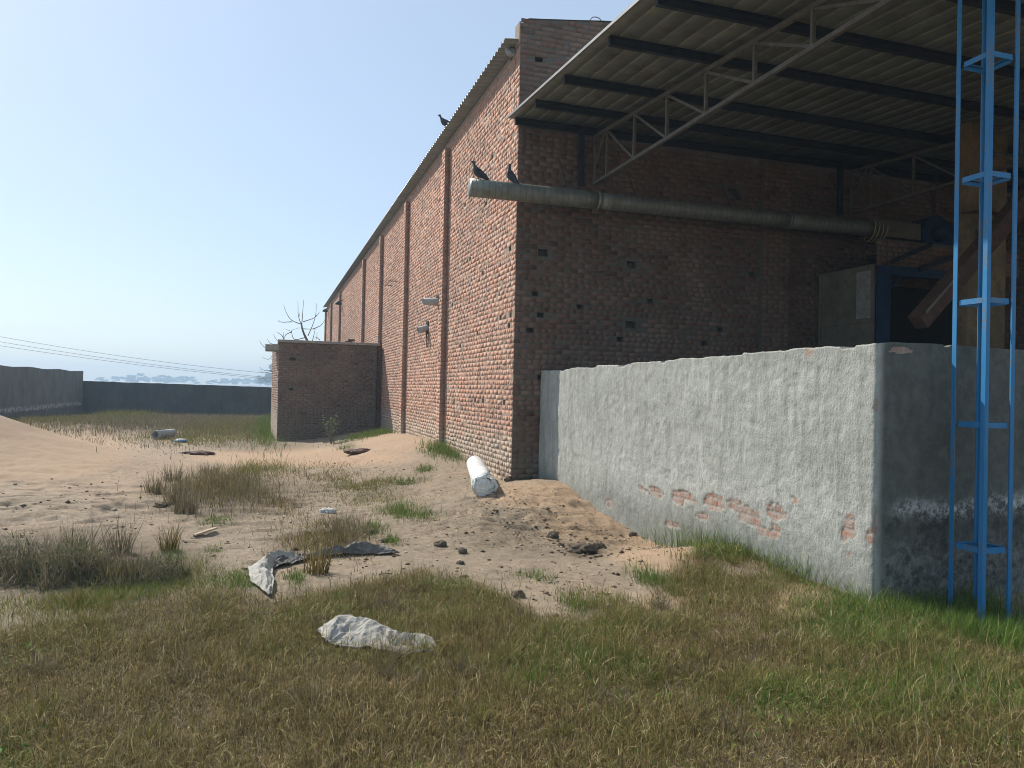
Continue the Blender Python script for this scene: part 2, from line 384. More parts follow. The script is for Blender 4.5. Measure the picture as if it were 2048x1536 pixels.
# ------------------------------------------------------------------ brick walls
BR, BZ = .24, .085
def brick_patch(name, parent, O, U, N, length, z0, topf, holes=(), jit=1.0, tone=1.0, sat=1.0, bmat='brick', ztop_max=None, left_cut=0.0, seed=1):
    """Brick face laid brick by brick on the plane through O, along U, facing N; topf(u) gives the top."""
    rng = np.random.default_rng(seed)
    O = np.array(O, float); U = np.array(U, float); N = np.array(N, float)
    us, zs, ws, hs, cs = [], [], [], [], []
    zt = ztop_max or float(max(topf(np.array([0, length/2, length]))))
    rows = int((zt-z0)/BZ)
    for r in range(rows):
        zc = z0+(r+.5)*BZ
        header = (r % 5 == 2) or (rng.random() < .16)
        pitch = .122 if header else BR
        off = (.5 if r % 2 else 0)*pitch if not header else (.25 if r % 2 else 0)*pitch
        e = np.concatenate([[0.0], np.arange(pitch-off if off else pitch, length-.04, pitch), [length]])
        e[1:-1] += rng.normal(0, .004, len(e)-2)
        uc = (e[:-1]+e[1:])/2; wd = e[1:]-e[:-1]
        keep = zc+BZ/2 <= topf(uc)+.02
        for (hu, hz, hw, hh) in holes:
            keep &= ~((np.abs(uc-hu) < (hw+wd)/2-.01) & (abs(zc-hz) < (hh+BZ)/2-.012))
        uc = uc[keep]; wd = wd[keep]
        us.append(uc); ws.append(wd-.006-rng.random(len(uc))*.005); zs.append(np.full(len(uc), zc))
    u = np.concatenate(us); z = np.concatenate(zs); wv = np.concatenate(ws); n = len(u)
    z = z + .018*fbm(u*.6, z*2.3, seed+3, 3) + rng.normal(0, .0028, n)*jit
    hgt = BZ-.010-rng.random(n)*.006
    pr = np.maximum(.0036+rng.normal(0, .0012, n)*jit+.002*fbm(u*3, z*5, seed+6, 3), np.where(rng.random(n) < .012, -.002, .0012))
    V = np.zeros((n, 8, 3))
    tilt = rng.normal(0, .0016, (n, 2))*jit; skew = rng.normal(0, .0018, n)*jit
    k = 0
    for dpt in (0, 1):
        for sz in (-1, 1):
            for su in (-1, 1):
                sh = 1-dpt*.0020/ (wv/2)
                uu = u+su*wv/2*sh; zz = z+sz*(hgt/2-dpt*.002)+su*skew
                dd = np.where(dpt == 1, pr+su*tilt[:, 0]+sz*tilt[:, 1]+rng.normal(0, .0012, n)*jit, -.004)
                V[:, k, :] = O+np.outer(uu, U)+np.outer(dd, N); V[:, k, 2] = O[2]+zz+dd*N[2]; k += 1
    q = np.array([(4, 5, 7, 6), (0, 4, 6, 2), (1, 3, 7, 5), (0, 1, 5, 4), (2, 6, 7, 3)])
    # keep outward winding
    a, b, c = V[0, 4], V[0, 5], V[0, 7]
    if np.dot(np.cross(b-a, c-a), N) < 0: q = q[:, ::-1]
    Q = (np.arange(n)[:, None, None]*8+q[None]).reshape(-1, 4)
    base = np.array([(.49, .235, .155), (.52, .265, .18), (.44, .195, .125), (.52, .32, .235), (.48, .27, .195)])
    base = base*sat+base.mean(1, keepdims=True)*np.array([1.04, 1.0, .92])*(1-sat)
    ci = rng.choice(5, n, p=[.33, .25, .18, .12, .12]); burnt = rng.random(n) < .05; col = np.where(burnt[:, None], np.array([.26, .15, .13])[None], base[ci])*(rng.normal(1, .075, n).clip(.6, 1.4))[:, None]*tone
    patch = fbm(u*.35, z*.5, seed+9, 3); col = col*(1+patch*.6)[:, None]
    cols = np.repeat(col, 8, 0)
    me = np_mesh(name, V.reshape(-1, 3), quads=Q, cols=np.clip(cols, 0, 1))
    o = link(name, me, parent, M[bmat])
    # mortar bed with the put-log holes cut right through its face
    uc = sorted(set([0, length] + [round(float(x), 4) for h in holes for x in (h[0]-h[2]/2, h[0]+h[2]/2) if 0 < x < length] + list(np.linspace(0, length, max(2, int(length/1.0))))))
    zc = sorted(set([z0, zt] + [round(float(x), 4) for h in holes for x in (h[1]-h[3]/2, h[1]+h[3]/2) if z0 < x < zt]))
    mb = MB()
    def P(uu, zz, dd): p = O+U*uu+N*dd; return (p[0], p[1], O[2]+zz)
    idx = {}
    def vid(uu, zz):
        zz = min(zz, float(topf(np.array([uu]))[0]))
        key = (uu, zz)
        if key not in idx: idx[key] = len(mb.v); mb.v.append(P(uu, zz, 0))
        return idx[key]
    for i in range(len(uc)-1):
        for j in range(len(zc)-1):
            um, zm = (uc[i]+uc[i+1])/2, (zc[j]+zc[j+1])/2
            if zc[j] >= float(topf(np.array([um]))[0]): continue
            if any(abs(um-h[0]) < h[2]/2 and abs(zm-h[1]) < h[3]/2 for h in holes): continue
            f = [vid(uc[i], zc[j]), vid(uc[i+1], zc[j]), vid(uc[i+1], zc[j+1]), vid(uc[i], zc[j+1])]
            if len(set(f)) >= 3: mb.f.append(tuple(dict.fromkeys(f)))
    for (hu, hz, hw, hh) in holes:
        a = [P(hu+su*hw/2, hz+sz*hh/2, 0) for su, sz in ((-1, -1), (1, -1), (1, 1), (-1, 1))]
        b = [P(hu+su*hw/2, hz+sz*hh/2, -.16) for su, sz in ((-1, -1), (1, -1), (1, 1), (-1, 1))]
        mb.add(a+b, [(0, 1, 5, 4), (1, 2, 6, 5), (2, 3, 7, 6), (3, 0, 4, 7), (4, 5, 6, 7)])
    mb.build('mortar_bed', M['mortar' if bmat == 'brick' else 'shademortar'], o)
    return o

wh = thing('brick_warehouse', 'long red brick warehouse with raised gable end and corrugated eave', 'warehouse', (FX, 11.5, 0))
GYP = 11.5
FL = 43.6                                                         # length of the side wall
def row(zz): return round((zz+.6)/BZ-.5)*BZ+BZ/2-.6
side_holes = []
for (px, py) in [(1021, 628), (1001, 640), (955, 671), (921, 688), (1008, 805), (966, 803), (950, 803), (908, 803), (966, 545), (930, 410), (985, 310), (890, 478), (972, 410), (1020, 500), (1018, 655), (905, 610), (940, 520), (828, 622), (975, 366), (880, 400)]:
    p = onX(px, py, FX); side_holes.append((float(p[1]-GYP), row(float(p[2])), .115, .08))
side = brick_patch('side_wall', wh, (FX, GYP, 0), (0, 1, 0), (-1, 0, 0), FL, -.6, lambda u: np.full(np.shape(u), 7.22), side_holes, 1.5, .98, seed=5)
gab_holes = []
for (px, py, w_) in [(1086, 510, .17), (1263, 525, .17), (1504, 547, .13), (1081, 633, .12), (1262, 645, .2), (1240, 675, .12), (1408, 686, .12), (1060, 663, .13), (1466, 386, .2), (1476, 398, .14), (1440, 655, .12), (1070, 590, .12), (1082, 760, .12), (1078, 118, .14), (1300, 600, .12), (1160, 610, .12)]:
    p = onY(px, py, GYP); gab_holes.append((float(p[0]-FX), row(float(p[2])), w_, .08 if w_ < .15 else .12))
def gtop(u):
    u = np.asarray(u, float); base = 7.62+.135*np.minimum(u, 11.3-u)
    return base-.16*np.clip(1-u/.14, 0, 1)**2
brick_patch('gable_wall', wh, (FX, GYP, 0), (1, 0, 0), (0, -1, 0), 11.3, -.6, gtop, gab_holes, 1.4, .36, sat=.8, ztop_max=8.45, seed=8, bmat='shadebrick')  # low tone paints shade into the gable bricks
# raised gable: thickness behind the face, capped with mortar
mb = MB()
us = [0, .04, .09, .14, .3] + list(np.linspace(1, 11.3, 24)); vs = []
rr = random.Random(4)
for u_ in us:
    z_ = float(gtop(np.array([u_]))[0])+.012+rr.uniform(-.006, .008)
    vs += [(FX+u_-.016*(u_ == 0), GYP-.018, z_), (FX+u_-.016*(u_ == 0), GYP+.24, z_), (FX+u_, GYP+.24, 5.5)]
fs = []
for i in range(len(us)-1): fs += [(3*i, 3*i+3, 3*i+4, 3*i+1), (3*i+1, 3*i+4, 3*i+5, 3*i+2)]
mb.add(vs, fs)
mb.build('parapet_cap', M['mortar'], wh)
mb = MB(); mb.box((FX-.006, GYP+.115, 7.40), (.03, .225, .36)); mb.build('parapet_end', M['mortar'], wh)
# pilasters on the side wall
for k, y0 in enumerate([16.40, 21.50, 26.70, 31.92, 43.2, 49.5, 54.7]):
    d_ = .11; mbp = MB(); mbp.box((FX-d_/2+.004, y0+.19, 3.19), (d_-.012, .376, 7.58))
    po = mbp.build('pilaster', M['mortar'], wh)
    brick_patch('pilaster_face', po, (FX-d_, y0, 0), (0, 1, 0), (-1, 0, 0), .38, -.6, lambda u: np.full(np.shape(u), 7.0), (), 1.2, 1.05, seed=20+k)
    brick_patch('pilaster_side', po, (FX-d_-.014, y0, 0), (1, 0, 0), (0, -1, 0), d_, -.6, lambda u: np.full(np.shape(u), 7.0), (), .8, .62, seed=40+k)
# pilaster strips on the gable inside the canopy
for X0, X1 in [(8.35, 8.95), (12.3, 12.9)]:
    mbp = MB(); mbp.box(((X0+X1)/2, GYP-.055, 2.7), (X1-X0-.01, .098, 6.3)); po = mbp.build('gable_pilaster', M['shademortar'], wh)
    brick_patch('pilaster_face', po, (X0, GYP-.108, 0), (1, 0, 0), (0, -1, 0), X1-X0, -.4, lambda u: np.full(np.shape(u), 5.84), (), 1.0, .36, sat=.8, seed=61, bmat='shadebrick')
# roof, corrugated, pitched from both eaves to the ridge
def corrugated(name, mat, parent, x0, z0, x1, z1, ya, yb, pitch, amp, thick=.0012, nx=3, trap=False):
    n = int((yb-ya)/pitch*(8)); y = np.linspace(ya, yb, n); ph = (y-ya)/pitch % 1
    h = amp*np.sin(2*pi*ph)
    xs = np.linspace(x0, x1, nx); V = np.array([(x, yy, z0+(z1-z0)*(x-x0)/(x1-x0)+hh) for x in xs for yy, hh in zip(y, h)])
    me = np_mesh(name, V, quads=grid_quads(nx, n)); o = link(name, me, parent, mat, True)
    sd = o.modifiers.new('thick', 'SOLIDIFY'); sd.thickness = .004; return o
RX = FX+5.65
corrugated('roof_sheet', M['eave'], wh, FX-.24, 7.285, RX, 7.285+.135*(RX-FX+.24), GYP+.05, GYP+FL+.2, .165, .022)
corrugated('roof_sheet', M['eave'], wh, RX+.01, 7.285+.135*(RX-FX+.24), FX+11.5, 7.285, GYP+.26, GYP+FL+.2, .165, .022)
mb = MB(); mb.box((FX+11.2, GYP+.25+FL/2, 3.3), (.2, FL-.5, 7.8)); mb.box((FX+5.65, GYP+FL-.1, 3.3), (10.8, .2, 7.8)); mb.build('rear_wall', M['mortar'], wh)

# wall fittings
def small_duct(px, py, tip, ang, label, dangling):
    p = onX(px, py, FX); y, z = float(p[1]), float(p[2]); L = tip; r_ = .088
    t = thing('exhaust_pipe', label, 'exhaust pipe', (FX, y, z), 'exhaust pipes in the side wall')
    a = Vector((FX+.03, y, z)); d = Vector((-cos(ang), -.25*sin(ang)*2, -sin(ang))).normalized(); b = a+d*L
    m_ = MB(); n = 20
    ref = d.orthogonal().normalized(); q = d.cross(ref); ring = lambda c, rad: [c+(ref*cos(2*pi*j/n)+q*sin(2*pi*j/n))*rad for j in range(n)]
    vs = ring(a, r_)+ring(b, r_)+ring(b, r_-.008)+ring(a, r_-.008)
    fs = [(i*n+j, i*n+(j+1) % n, (i+1)*n+(j+1) % n, (i+1)*n+j) for i in range(3) for j in range(n)]
    m_.add(vs, fs); m_.build('pipe_body', M['pipe_dark'], t, True)
    m_ = MB(); m_.box((FX+.006, y-.02, z-.09), (.05, .05, .16)); m_.build('bracket', M['rust'], t)
    m_ = MB(); m_.box((FX-.012, y+.02, z+.10), (.035, .24, .10)); m_.build('opening_dark', M['black'], t)  # solid black block painting the darkness of an opening
    if dangling:
        m_ = MB()
        for k in range(4):
            m_.tube([(FX-.05, y-.03-.02*k, z-.08), (FX-.04, y-.02-.03*k, z-.25), (FX-.035, y-.06-.01*k, z-.42-.03*k)], .018-.002*k, 6)
        m_.build('torn_rag', M['rust'], t); 
small_duct(877, 604, .40, .02, 'grey exhaust pipe stub sticking straight out of the brick side wall', False)
small_duct(856, 655, .30, .30, 'drooping grey exhaust pipe stub with torn rag hanging below its mouth', True)
p = onX(790, 567, FX)
t = MB(); y_, z_ = float(p[1]), float(p[2])
t.tube([(FX+.02, y_-.5, z_), (FX-.30, y_-.45, z_+.01)], .009, 6); t.tube([(FX+.02, y_+.5, z_-.01), (FX-.30, y_+.5, z_)], .009, 6); t.tube([(FX-.22, y_-.7, z_+.012), (FX-.22, y_+.7, z_)], .008, 6)
tag(t.build('wire_bracket', M['rust']), 'thin rusty rod bracket sticking out of the brick side wall', 'bracket')
for (px, py, yy, lab) in [(678, 606, 44.2, 'round dark wall lamp under the eave beside a far pilaster'), (651, 621, 54.9, 'tiny dark wall lamp on the far corner of the warehouse')]:
    p = onX(px, py, FX-.2); c = Vector((FX-.22, float(p[1]), float(p[2])))
    lt = thing('wall_lamp', lab, 'wall lamp', c)
    m_ = MB(); m_.tube([c+Vector((.26, 0, .1)), c+Vector((.12, 0, .16)), c+Vector((0, 0, .08))], .022, 8); m_.build('arm', M['darksteel'], lt, True)
    m_ = MB(); m_.tube([c+Vector((0, 0, .12)), c+Vector((0, 0, .05)), c+Vector((0, 0, -.08)), c+Vector((0, 0, -.10))], [.05, .15, .19, .10], 14); m_.build('lamp_shade', M['darksteel'], lt, True)
# loop of wire on the parapet
a = onY(1196, 44, GYP-.02); m_ = MB()
pts = [(a[0]-.16+.0, GYP+.05, float(gtop(np.array([a[0]-FX-.1]))[0])-.08)]
for k in range(9):
    tt = pi*(1-k/8); pts.append((a[0]+.11*cos(tt), GYP+.06, float(gtop(np.array([a[0]-FX]))[0])+.02+.09*sin(tt)))
m_.tube(pts, .009, 6); tag(m_.build('wire_loop', M['wire'], None, True), 'loop of thin wire sticking up from the gable parapet', 'wire')

# ------------------------------------------------------------------ brick shed
sh = thing('brick_shed', 'low flat roofed brick shed standing against the warehouse side wall', 'shed', (.26, 26.3, -.3))
ztop = 3.06
fr = brick_patch('front_wall', sh, (.27, 26.3, 0), (1, 0, 0), (0, -1, 0), 3.27, -.7, lambda u: np.full(np.shape(u), ztop+.02), [(.45, row(2.52), .2, .1), (.42, row(1.45), .14, .08)], 1.3, .36, sat=.45, seed=71, bmat='shadebrick')  # shaded front: bricks toned down to carry the shade in their colour
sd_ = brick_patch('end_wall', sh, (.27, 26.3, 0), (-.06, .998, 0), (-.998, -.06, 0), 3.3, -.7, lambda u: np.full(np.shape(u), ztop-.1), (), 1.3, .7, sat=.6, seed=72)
mb = MB(); mb.box((1.93, 28.0, 3.10), (3.40, 3.5, .09)); mb.build('roof_slab', M['concrete'], sh, bevel=.012)
mb = MB(); mb.box((.05, 27.0, 2.88), (.44, 1.1, .20)); mb.build('ledge_slab', M['concrete'], sh, bevel=.01)
mb = MB(); mb.box((2.0, 29.6, 1.2), (3.2, .2, 3.7)); mb.box((3.50, 28.0, 1.2), (.05, 3.2, 3.7)); mb.build('rear_wall', M['mortar'], sh)
mb = MB(); p = onY(697, 683, 27.0); mb.box((float(p[0]), 27.0, 3.145+.04), (.23, .11, .075)); mb.box((float(p[0])+.1, 27.08, 3.145+.115), (.22, .10, .07), Matrix.Rotation(.5, 3, 'Z'))
tag(mb.build('brick_pair', M['rust']), 'loose dark bricks lying on the flat shed roof', 'bricks')

# ------------------------------------------------------------------ plastered enclosure wall
def plaster_face(name, parent, path, L, topf, z0, res, thick, ampf, expose=(), damp_shade=None, salt=None, seed=1, edge_rough=.022):
    """Hand plastered wall skin following a path: path(u) gives the ground point and the outward normal."""
    nu = int(L/res)+1; nz = int((2.05-z0)/res)+1
    uu = np.linspace(0, L, nu); u, tz = np.meshgrid(uu, np.linspace(0, 1, nz), indexing='ij'); u = u.ravel(); tz = tz.ravel()
    top = topf(u) + edge_rough*fbm(u*3, 0*u, seed+40, 5)*2 - .022*sstep(.80, .86, vnoise(u*5, 0*u, seed+44))
    z = z0+(top-z0)*tz; amp = ampf(u)
    d = amp*(fbm(u*1.3, z*1.6, seed, 3)*1.5 + .55*fbm(u*6+z*2, z*7, seed+5, 3) + .80*fbm(u*15+2*fbm(u*3, z*3, seed+31, 2), z*12+u*4, seed+8, 3))
    tw = vnoise(u*4.5, z*9+3*vnoise(u*1.2, z*1.1, seed+2), seed+12); d = d - amp*.22*sstep(.66, .74, tw)*sstep(.45, .6, vnoise(u*1.1, z*1.3, seed+15))
    ex = np.zeros_like(u)
    for (cu, cz, ru, rz) in expose: ex = np.maximum(ex, np.clip(1.35-((u-cu)/(ru*1.3))**2-((z-cz)/(rz*1.1))**2, 0, 1))
    ex = np.clip(ex*(.66+1.7*fbm(u*4.6, z*8, seed+77, 3)), 0, 1)
    ex = ex+.5*fbm(u*22, z*26, seed+78, 2)*(ex > .02); em = sstep(.44, .50, ex)
    bj = ((z/BZ) % 1); bu = ((u/BR+.5*(np.floor(z/BZ) % 2)) % 1); joint = (np.abs(bj-.5) > .42)|(np.abs(bu-.5) > .47)
    d = d*(1-.6*em) - em*(.005+.006*joint)
    p2, nn = path(u); P = np.zeros((len(u), 3)); P[:, :2] = p2+nn*d[:, None]; P[:, 2] = z
    n0 = len(P); pb, nb = path(uu); tt = topf(uu)-.01
    back = np.zeros((2*nu, 3)); back[0::2, :2] = pb-nb*thick; back[1::2, :2] = pb-nb*thick; back[0::2, 2] = z0; back[1::2, 2] = tt
    V = np.vstack([P, back]); Q = grid_quads(nu, nz)
    i = np.arange(nu-1); topi = i*nz+nz-1; top2 = (i+1)*nz+nz-1
    Q = np.vstack([Q, np.stack([topi, top2, n0+2*(i+1)+1, n0+2*i+1], 1), np.stack([n0+2*i, n0+2*i+1, n0+2*(i+1)+1, n0+2*(i+1)], 1)])
    Q = np.vstack([Q, np.array([[0, nz-1, n0+1, n0], [(nu-1)*nz, (nu-1)*nz+nz-1, n0+2*(nu-1)+1, n0+2*(nu-1)]])])
    pad = lambda q: np.concatenate([q, np.full(2*nu, float(q.mean()))])
    dm = damp_shade(u, z) if damp_shade else np.zeros_like(u); sa = salt(u, z) if salt else np.zeros_like(u)
    me = np_mesh(name, V, quads=Q, attrs={'expose': pad(ex), 'stain_shade': pad(dm), 'salt': pad(sa)})
    uvw = np.zeros((len(V), 4), np.float32); uvw[:n0, 0] = u; uvw[:n0, 1] = z+.0; uvw[:, 3] = 1
    ca = me.color_attributes.new('uvw', 'FLOAT_COLOR', 'POINT'); ca.data.foreach_set('color', uvw.reshape(-1))
    bm = bmesh.new(); bm.from_mesh(me); bmesh.ops.recalc_face_normals(bm, faces=bm.faces); bm.to_mesh(me); bm.free()
    o = link(name, me, parent, M['plaster']); tag(o, 'grey cement plastered yard wall with bared red bricks, meeting the gable corner', 'wall')
    sm = [True]*((nu-1)*(nz-1))+[False]*(len(me.polygons)-(nu-1)*(nz-1)); me.polygons.foreach_set('use_smooth', sm); return o
enc = None
WA, WB = np.array((4.60, 4.78)), np.array((4.19, 11.47))
def wp(px, py):
    d = ray(px, py)
    # meet the ray with the slightly turned wall plane  x = 4.60 - .0613 (y - 4.78)
    t = (4.60+.0613*4.78)/(d[0]+.0613*d[1]); p = EYE+d*t; return float((p[1]-4.78)*1.0019), float(p[2])
exps = []
for (px, py, ru, rz) in [(1310, 985, .22, .07), (1370, 998, .24, .09), (1430, 1005, .17, .09), (1500, 1030, .20, .10), (1550, 1025, .14, .10), (1535, 1060, .16, .09), (1400, 1030, .12, .05), (1218, 1007, .10, .07), (1345, 1050, .12, .05), (1617, 703, .05, .05),
                         (1697, 1075, .07, .16), (1700, 1040, .05, .06), (1590, 1000, .08, .05), (1740, 1075, .035, .07), (1470, 1010, .12, .06), (1280, 975, .1, .04)]:
    u_, z_ = wp(px, py); exps.append((u_, z_, ru, rz))
L1 = float(np.hypot(*(WB-WA))); L2 = 8.9
exps = [(L1-a, b, c, d) for a, b, c, d in exps]+[(L1+.22, 1.99, .14, .03), (L1-.015, 1.55, .02, .06), (L1, .62, .03, .12), (L1, .95, .02, .05)]
U1 = (WA-WB)/L1; N1 = np.array([-U1[1], U1[0]])*-1.0
if N1[0] > 0: N1 = -N1
def wpath(u):
    u = np.asarray(u, float); k = np.clip((u-(L1-.03))/.06, 0, 1)[:, None]; a = np.minimum(u, L1)[:, None]; b = np.maximum(u-L1, 0)[:, None]
    p = WB+U1*a+np.array([1.0, 0.0])*b; n = N1*(1-k)+np.array([0.0, -1.0])*k; n = n/np.linalg.norm(n, axis=1)[:, None]
    # rounded arris
    return p-n*(.020*np.exp(-((u-L1)/.022)**2))[:, None], n
def wdamp_shade(u, z):
    v = u-L1; return np.where(v < 0, .35*sstep(.5, .1, z+.3*fbm(u*2, z*2, 4, 3)), np.clip(sstep(.72, .5, z+.16*fbm(v*2.2, z*2, 14, 3))*sstep(.05, .25, v)*.6+.85*sstep(0, .08, v), 0, 1))  # dampness low down, plus even painted shade over the whole end face
def wsalt(u, z):
    v = u-L1; return np.where(v < 0, .6*bump(z+.15*fbm(u*2, z, 6, 3), 0*z, .62, 0, .12, 1)*sstep(-5.5, -3.5, v), bump(z+.2*fbm(v*2.5, z, 16, 3), 0*z, .70, 0, .075, 1)*sstep(.08, .3, v)+.25*sstep(.6, .3, z)*sstep(0, .1, v))
wtop = lambda u: np.where(np.asarray(u) < L1, 1.925+(2.052-1.925)*np.asarray(u)/L1, 2.052-.004*(np.asarray(u)-L1))
plaster_face('plastered_wall', enc, wpath, L1+L2, wtop, -.5, .0145, .22, lambda u: np.where(u < L1+.03, .0155, .011), exps, wdamp_shade, wsalt, seed=3)

# ------------------------------------------------------------------ canopy
cz = lambda y: 5.955-.0705*(11.4-y)
ca = thing('canopy', 'steel canopy roof of ribbed sheet on dark purlins over the loading bay', 'canopy', (3.51, 11.4, 0))
def ribbed(name, x0, x1, ya, yb, zf):
    prof = []; x = x0
    while x < x1:
        for dx, h in ((0, 0), (.196, 0), (.204, .015), (.216, .015), (.224, 0)):
            prof.append((x+dx, h))
        x += .25
    ys = np.linspace(ya, yb, 12)
    V = np.array([(px_, y, zf(y)+h) for px_, h in prof for y in ys])
    me = np_mesh(name, V, quads=grid_quads(len(prof), len(ys))); o = link(name, me, ca, M['sheet'])
    sd = o.modifiers.new('thick', 'SOLIDIFY'); sd.thickness = .003; sd.offset = 1; return o
ribbed('roof_sheet', 3.515, 15.6, 3.2, 11.44, cz)
mb = MB(); mb.bar((3.508, 3.2, cz(3.2)-.004), (3.508, 11.44, cz(11.44)-.004), .016, .035); mb.build('edge_trim', M['eave'], ca)
for y in (11.36, 10.40, 9.27, 7.88, 6.76, 5.55, 4.3, 3.3):
    mb = MB(); zc = cz(y)-.063; mb.box((3.62+5.9, y, zc), (11.8, .006, .11)); mb.box((3.62+5.9, y-.028, zc+.052), (11.8, .05, .006)); mb.box((3.62+5.9, y-.028, zc-.052), (11.8, .05, .006)); mb.box((3.622, y-.028, zc), (.004, .048, .098))
    mb.build('purlin', M['darksteel'], ca)
def truss(X):
    tz = lambda y: cz(y)-.145
    mb = MB(); mb.bar((X, 3.6, 5.03), (X, 11.33, 5.03), .05, .05); mb.bar((X, 3.6, tz(3.6)), (X, 11.33, tz(11.33)), .055, .055)
    to = mb.build('truss', M['steel'], ca, bevel=.004)
    ys = [11.31, 10.84, 9.90, 8.95, 8.0, 7.03, 6.1, 5.15, 4.2]
    for i, y in enumerate(ys):
        mb = MB(); mb.bar((X, y, 5.045), (X, y, tz(y)-.02), .04, .04); mb.build('strut', M['steel'], to, bevel=.003)
        if 1 <= i < len(ys)-1:
            mb = MB(); mb.bar((X+.003, y-.02, tz(y)-.03), (X+.003, ys[i+1]+.03, 5.06), .035, .035); mb.build('diagonal', M['steel'], to, bevel=.003)
    mb = MB(); mb.bar((X+.003, 10.95, 5.75), (X+.003, 11.28, 5.35), .035, .035); mb.build('diagonal', M['steel'], to)
    mb = MB(); mb.box((X-.22, 11.36, 5.44), (.09, .07, .92)); mb.build('wall_post', M['darksteel'], to)
truss(5.0); truss(10.2)
mb = MB(); mb.box((15.9, 7.4, 3.0), (.12, 8.2, 6.3)); mb.build('light_block_wall', M['sheet'], ca)  # unseen wall added to block light and keep the bay dark

# ------------------------------------------------------------------ blue lattice column
tw = thing('lattice_column', 'blue steel lattice column in front of the plastered wall carrying the canopy', 'column', (5.33, 4.46, -.1))
TX0, TY0, TW = 5.195, 4.335, .25
for ix in (0, 1):
    for iy in (0, 1):
        x, y = TX0+.025+ix*TW, TY0+.025+iy*TW; g = Tz(x, y)-.1
        # equal angle section, open to the inside
        mb = MB(); sx = 1 if ix == 0 else -1; sy = 1 if iy == 0 else -1; ox = x-sx*.025; oy = y-sy*.025; t_ = .006; wl = .038
        zt = cz(y)-.20; pts = [(0, 0), (wl, 0), (wl, t_), (t_, t_), (t_, wl), (0, wl)]
        vs = [(ox+sx*a, oy+sy*b, zz) for zz in (g, zt) for a, b in pts]
        mb.add(vs, [(i, (i+1) % 6, 6+(i+1) % 6, 6+i) for i in range(6)]+[(0, 1, 2, 3), (0, 3, 4, 5), (6, 7, 8, 9), (6, 9, 10, 11)])
        bm_o = mb.build('leg', M['blue'], tw)
        b_ = bmesh.new(); b_.from_mesh(bm_o.data); bmesh.ops.recalc_face_normals(b_, faces=b_.faces); b_.to_mesh(bm_o.data); b_.free()
def flat(a, b, inward, z, name='brace'):
    a = Vector((*a, z)); b = Vector((*b, z)); d = (b-a).normalized(); inn = Vector((*inward, 0))
    mb = MB(); c = (a+b)/2; L = (b-a).length
    R = Matrix((d, inn, Vector((0, 0, 1)))).transposed()
    mb.box(c+inn*.010, (L, .006, .042), R); mb.box(c+inn*.026+Vector((0, 0, .018)), (L, .027, .005), R)
    return mb.build(name, M['blue'], tw)
for z in (4.275, 3.35, 2.375, 1.41, .447):
    x0, x1, y0, y1 = TX0, TX0+TW+.05, TY0, TY0+TW+.05
    flat((x0+.008, y0+.054), (x0+.008, y1-.054), (1, 0), z); flat((x1-.008, y0+.054), (x1-.008, y1-.054), (-1, 0), z)
    flat((x0+.054, y0+.008), (x1-.054, y0+.008), (0, 1), z); flat((x0+.054, y1-.008), (x1-.054, y1-.008), (0, -1), z)
mb = MB(); mb.box((TX0+.142, TY0+.142, cz(TY0)-.19), (.32, .32, .012)); mb.build('cap_plate', M['blue'], tw)

# ------------------------------------------------------------------ duct
du = thing('duct_pipe', 'long galvanised duct pipe sticking out past the gable corner under the canopy', 'duct', (6.5, 11.0, 4.7))
def duct_piece(name, xa, xb, ra, rb, za, zb, mat, open_a=False, n=40):
    m_ = MB(); k = max(2, int((xb-xa)/.25)); pts = []
    P_ = [(xa+(xb-xa)*i/k, 11.0, za+(zb-za)*i/k) for i in range(k+1)]; R_ = [ra+(rb-ra)*i/k for i in range(k+1)]
    if open_a: P_ = [(xa+.5, 11.0, za), (xa+.001, 11.0, za)]+P_; R_ = [ra-.012, ra-.012]+R_
    m_.tube(P_, R_, n, cap=True); return m_.build(name, mat, du, True)
zc0, zc1 = 4.662, 4.688
XJ = float(onY(1195, 375, 11)[0]); XK = float(onY(1575, 425, 11)[0]); XE = float(onY(1745, 445, 11)[0])
zl = lambda x: zc0+(zc1-zc0)*(x-2.8)/8
duct_piece('pipe_section', 2.815, XJ, .137, .137, zl(2.8), zl(XJ), M['duct'], True)
duct_piece('pipe_section', XJ+.002, XK, .131, .131, zl(XJ), zl(XK), M['duct'])
duct_piece('pipe_section', XK+.002, XE, .137, .137, zl(XK), zl(XE), M['duct'])
duct_piece('collar', XJ-.02, XJ+.03, .146, .146, zl(XJ), zl(XJ), M['duct']); duct_piece('collar', XK-.02, XK+.03, .144, .144, zl(XK), zl(XK), M['duct'])
XF2 = float(onY(1825, 452, 11)[0])
mb = MB(); mb.box(((XE+XF2)/2, 11.0, zl(XE)), (XF2-XE+.1, .30, .30)); mb.build('square_duct', M['panel'], du, bevel=.01)
for xx in (4.4, 5.6, 7.4, 9.2):
    mb = MB(); mb.tube([(xx, 11.0, zl(xx)+.13), (xx, 11.32, zl(xx)+.65)], .008, 6); mb.build('hanger', M['darksteel'], du)
bl = thing('blower', 'dark blue blower housing at the inner end of the duct pipe', 'blower', (XF2+.3, 11.0, 4.3))
mb = MB(); n = 26; vs = []
for s_ in (-.2, .2):
    for k in range(n):
        t_ = 2*pi*k/n; rr_ = .30+.12*k/n; vs.append((XF2+.40+rr_*cos(t_), 11.0+s_, zl(XE)+rr_*sin(t_)))
mb.add(vs, [(k, (k+1) % n, n+(k+1) % n, n+k) for k in range(n)]+[tuple(range(n)), tuple(range(n, 2*n))]); mb.build('volute', M['bluedark'], bl)
mb = MB(); mb.tube([(XF2+.4, 10.6, zl(XE)), (XF2+.4, 10.8, zl(XE))], .16, 18); mb.build('motor', M['bluedark'], bl, True)
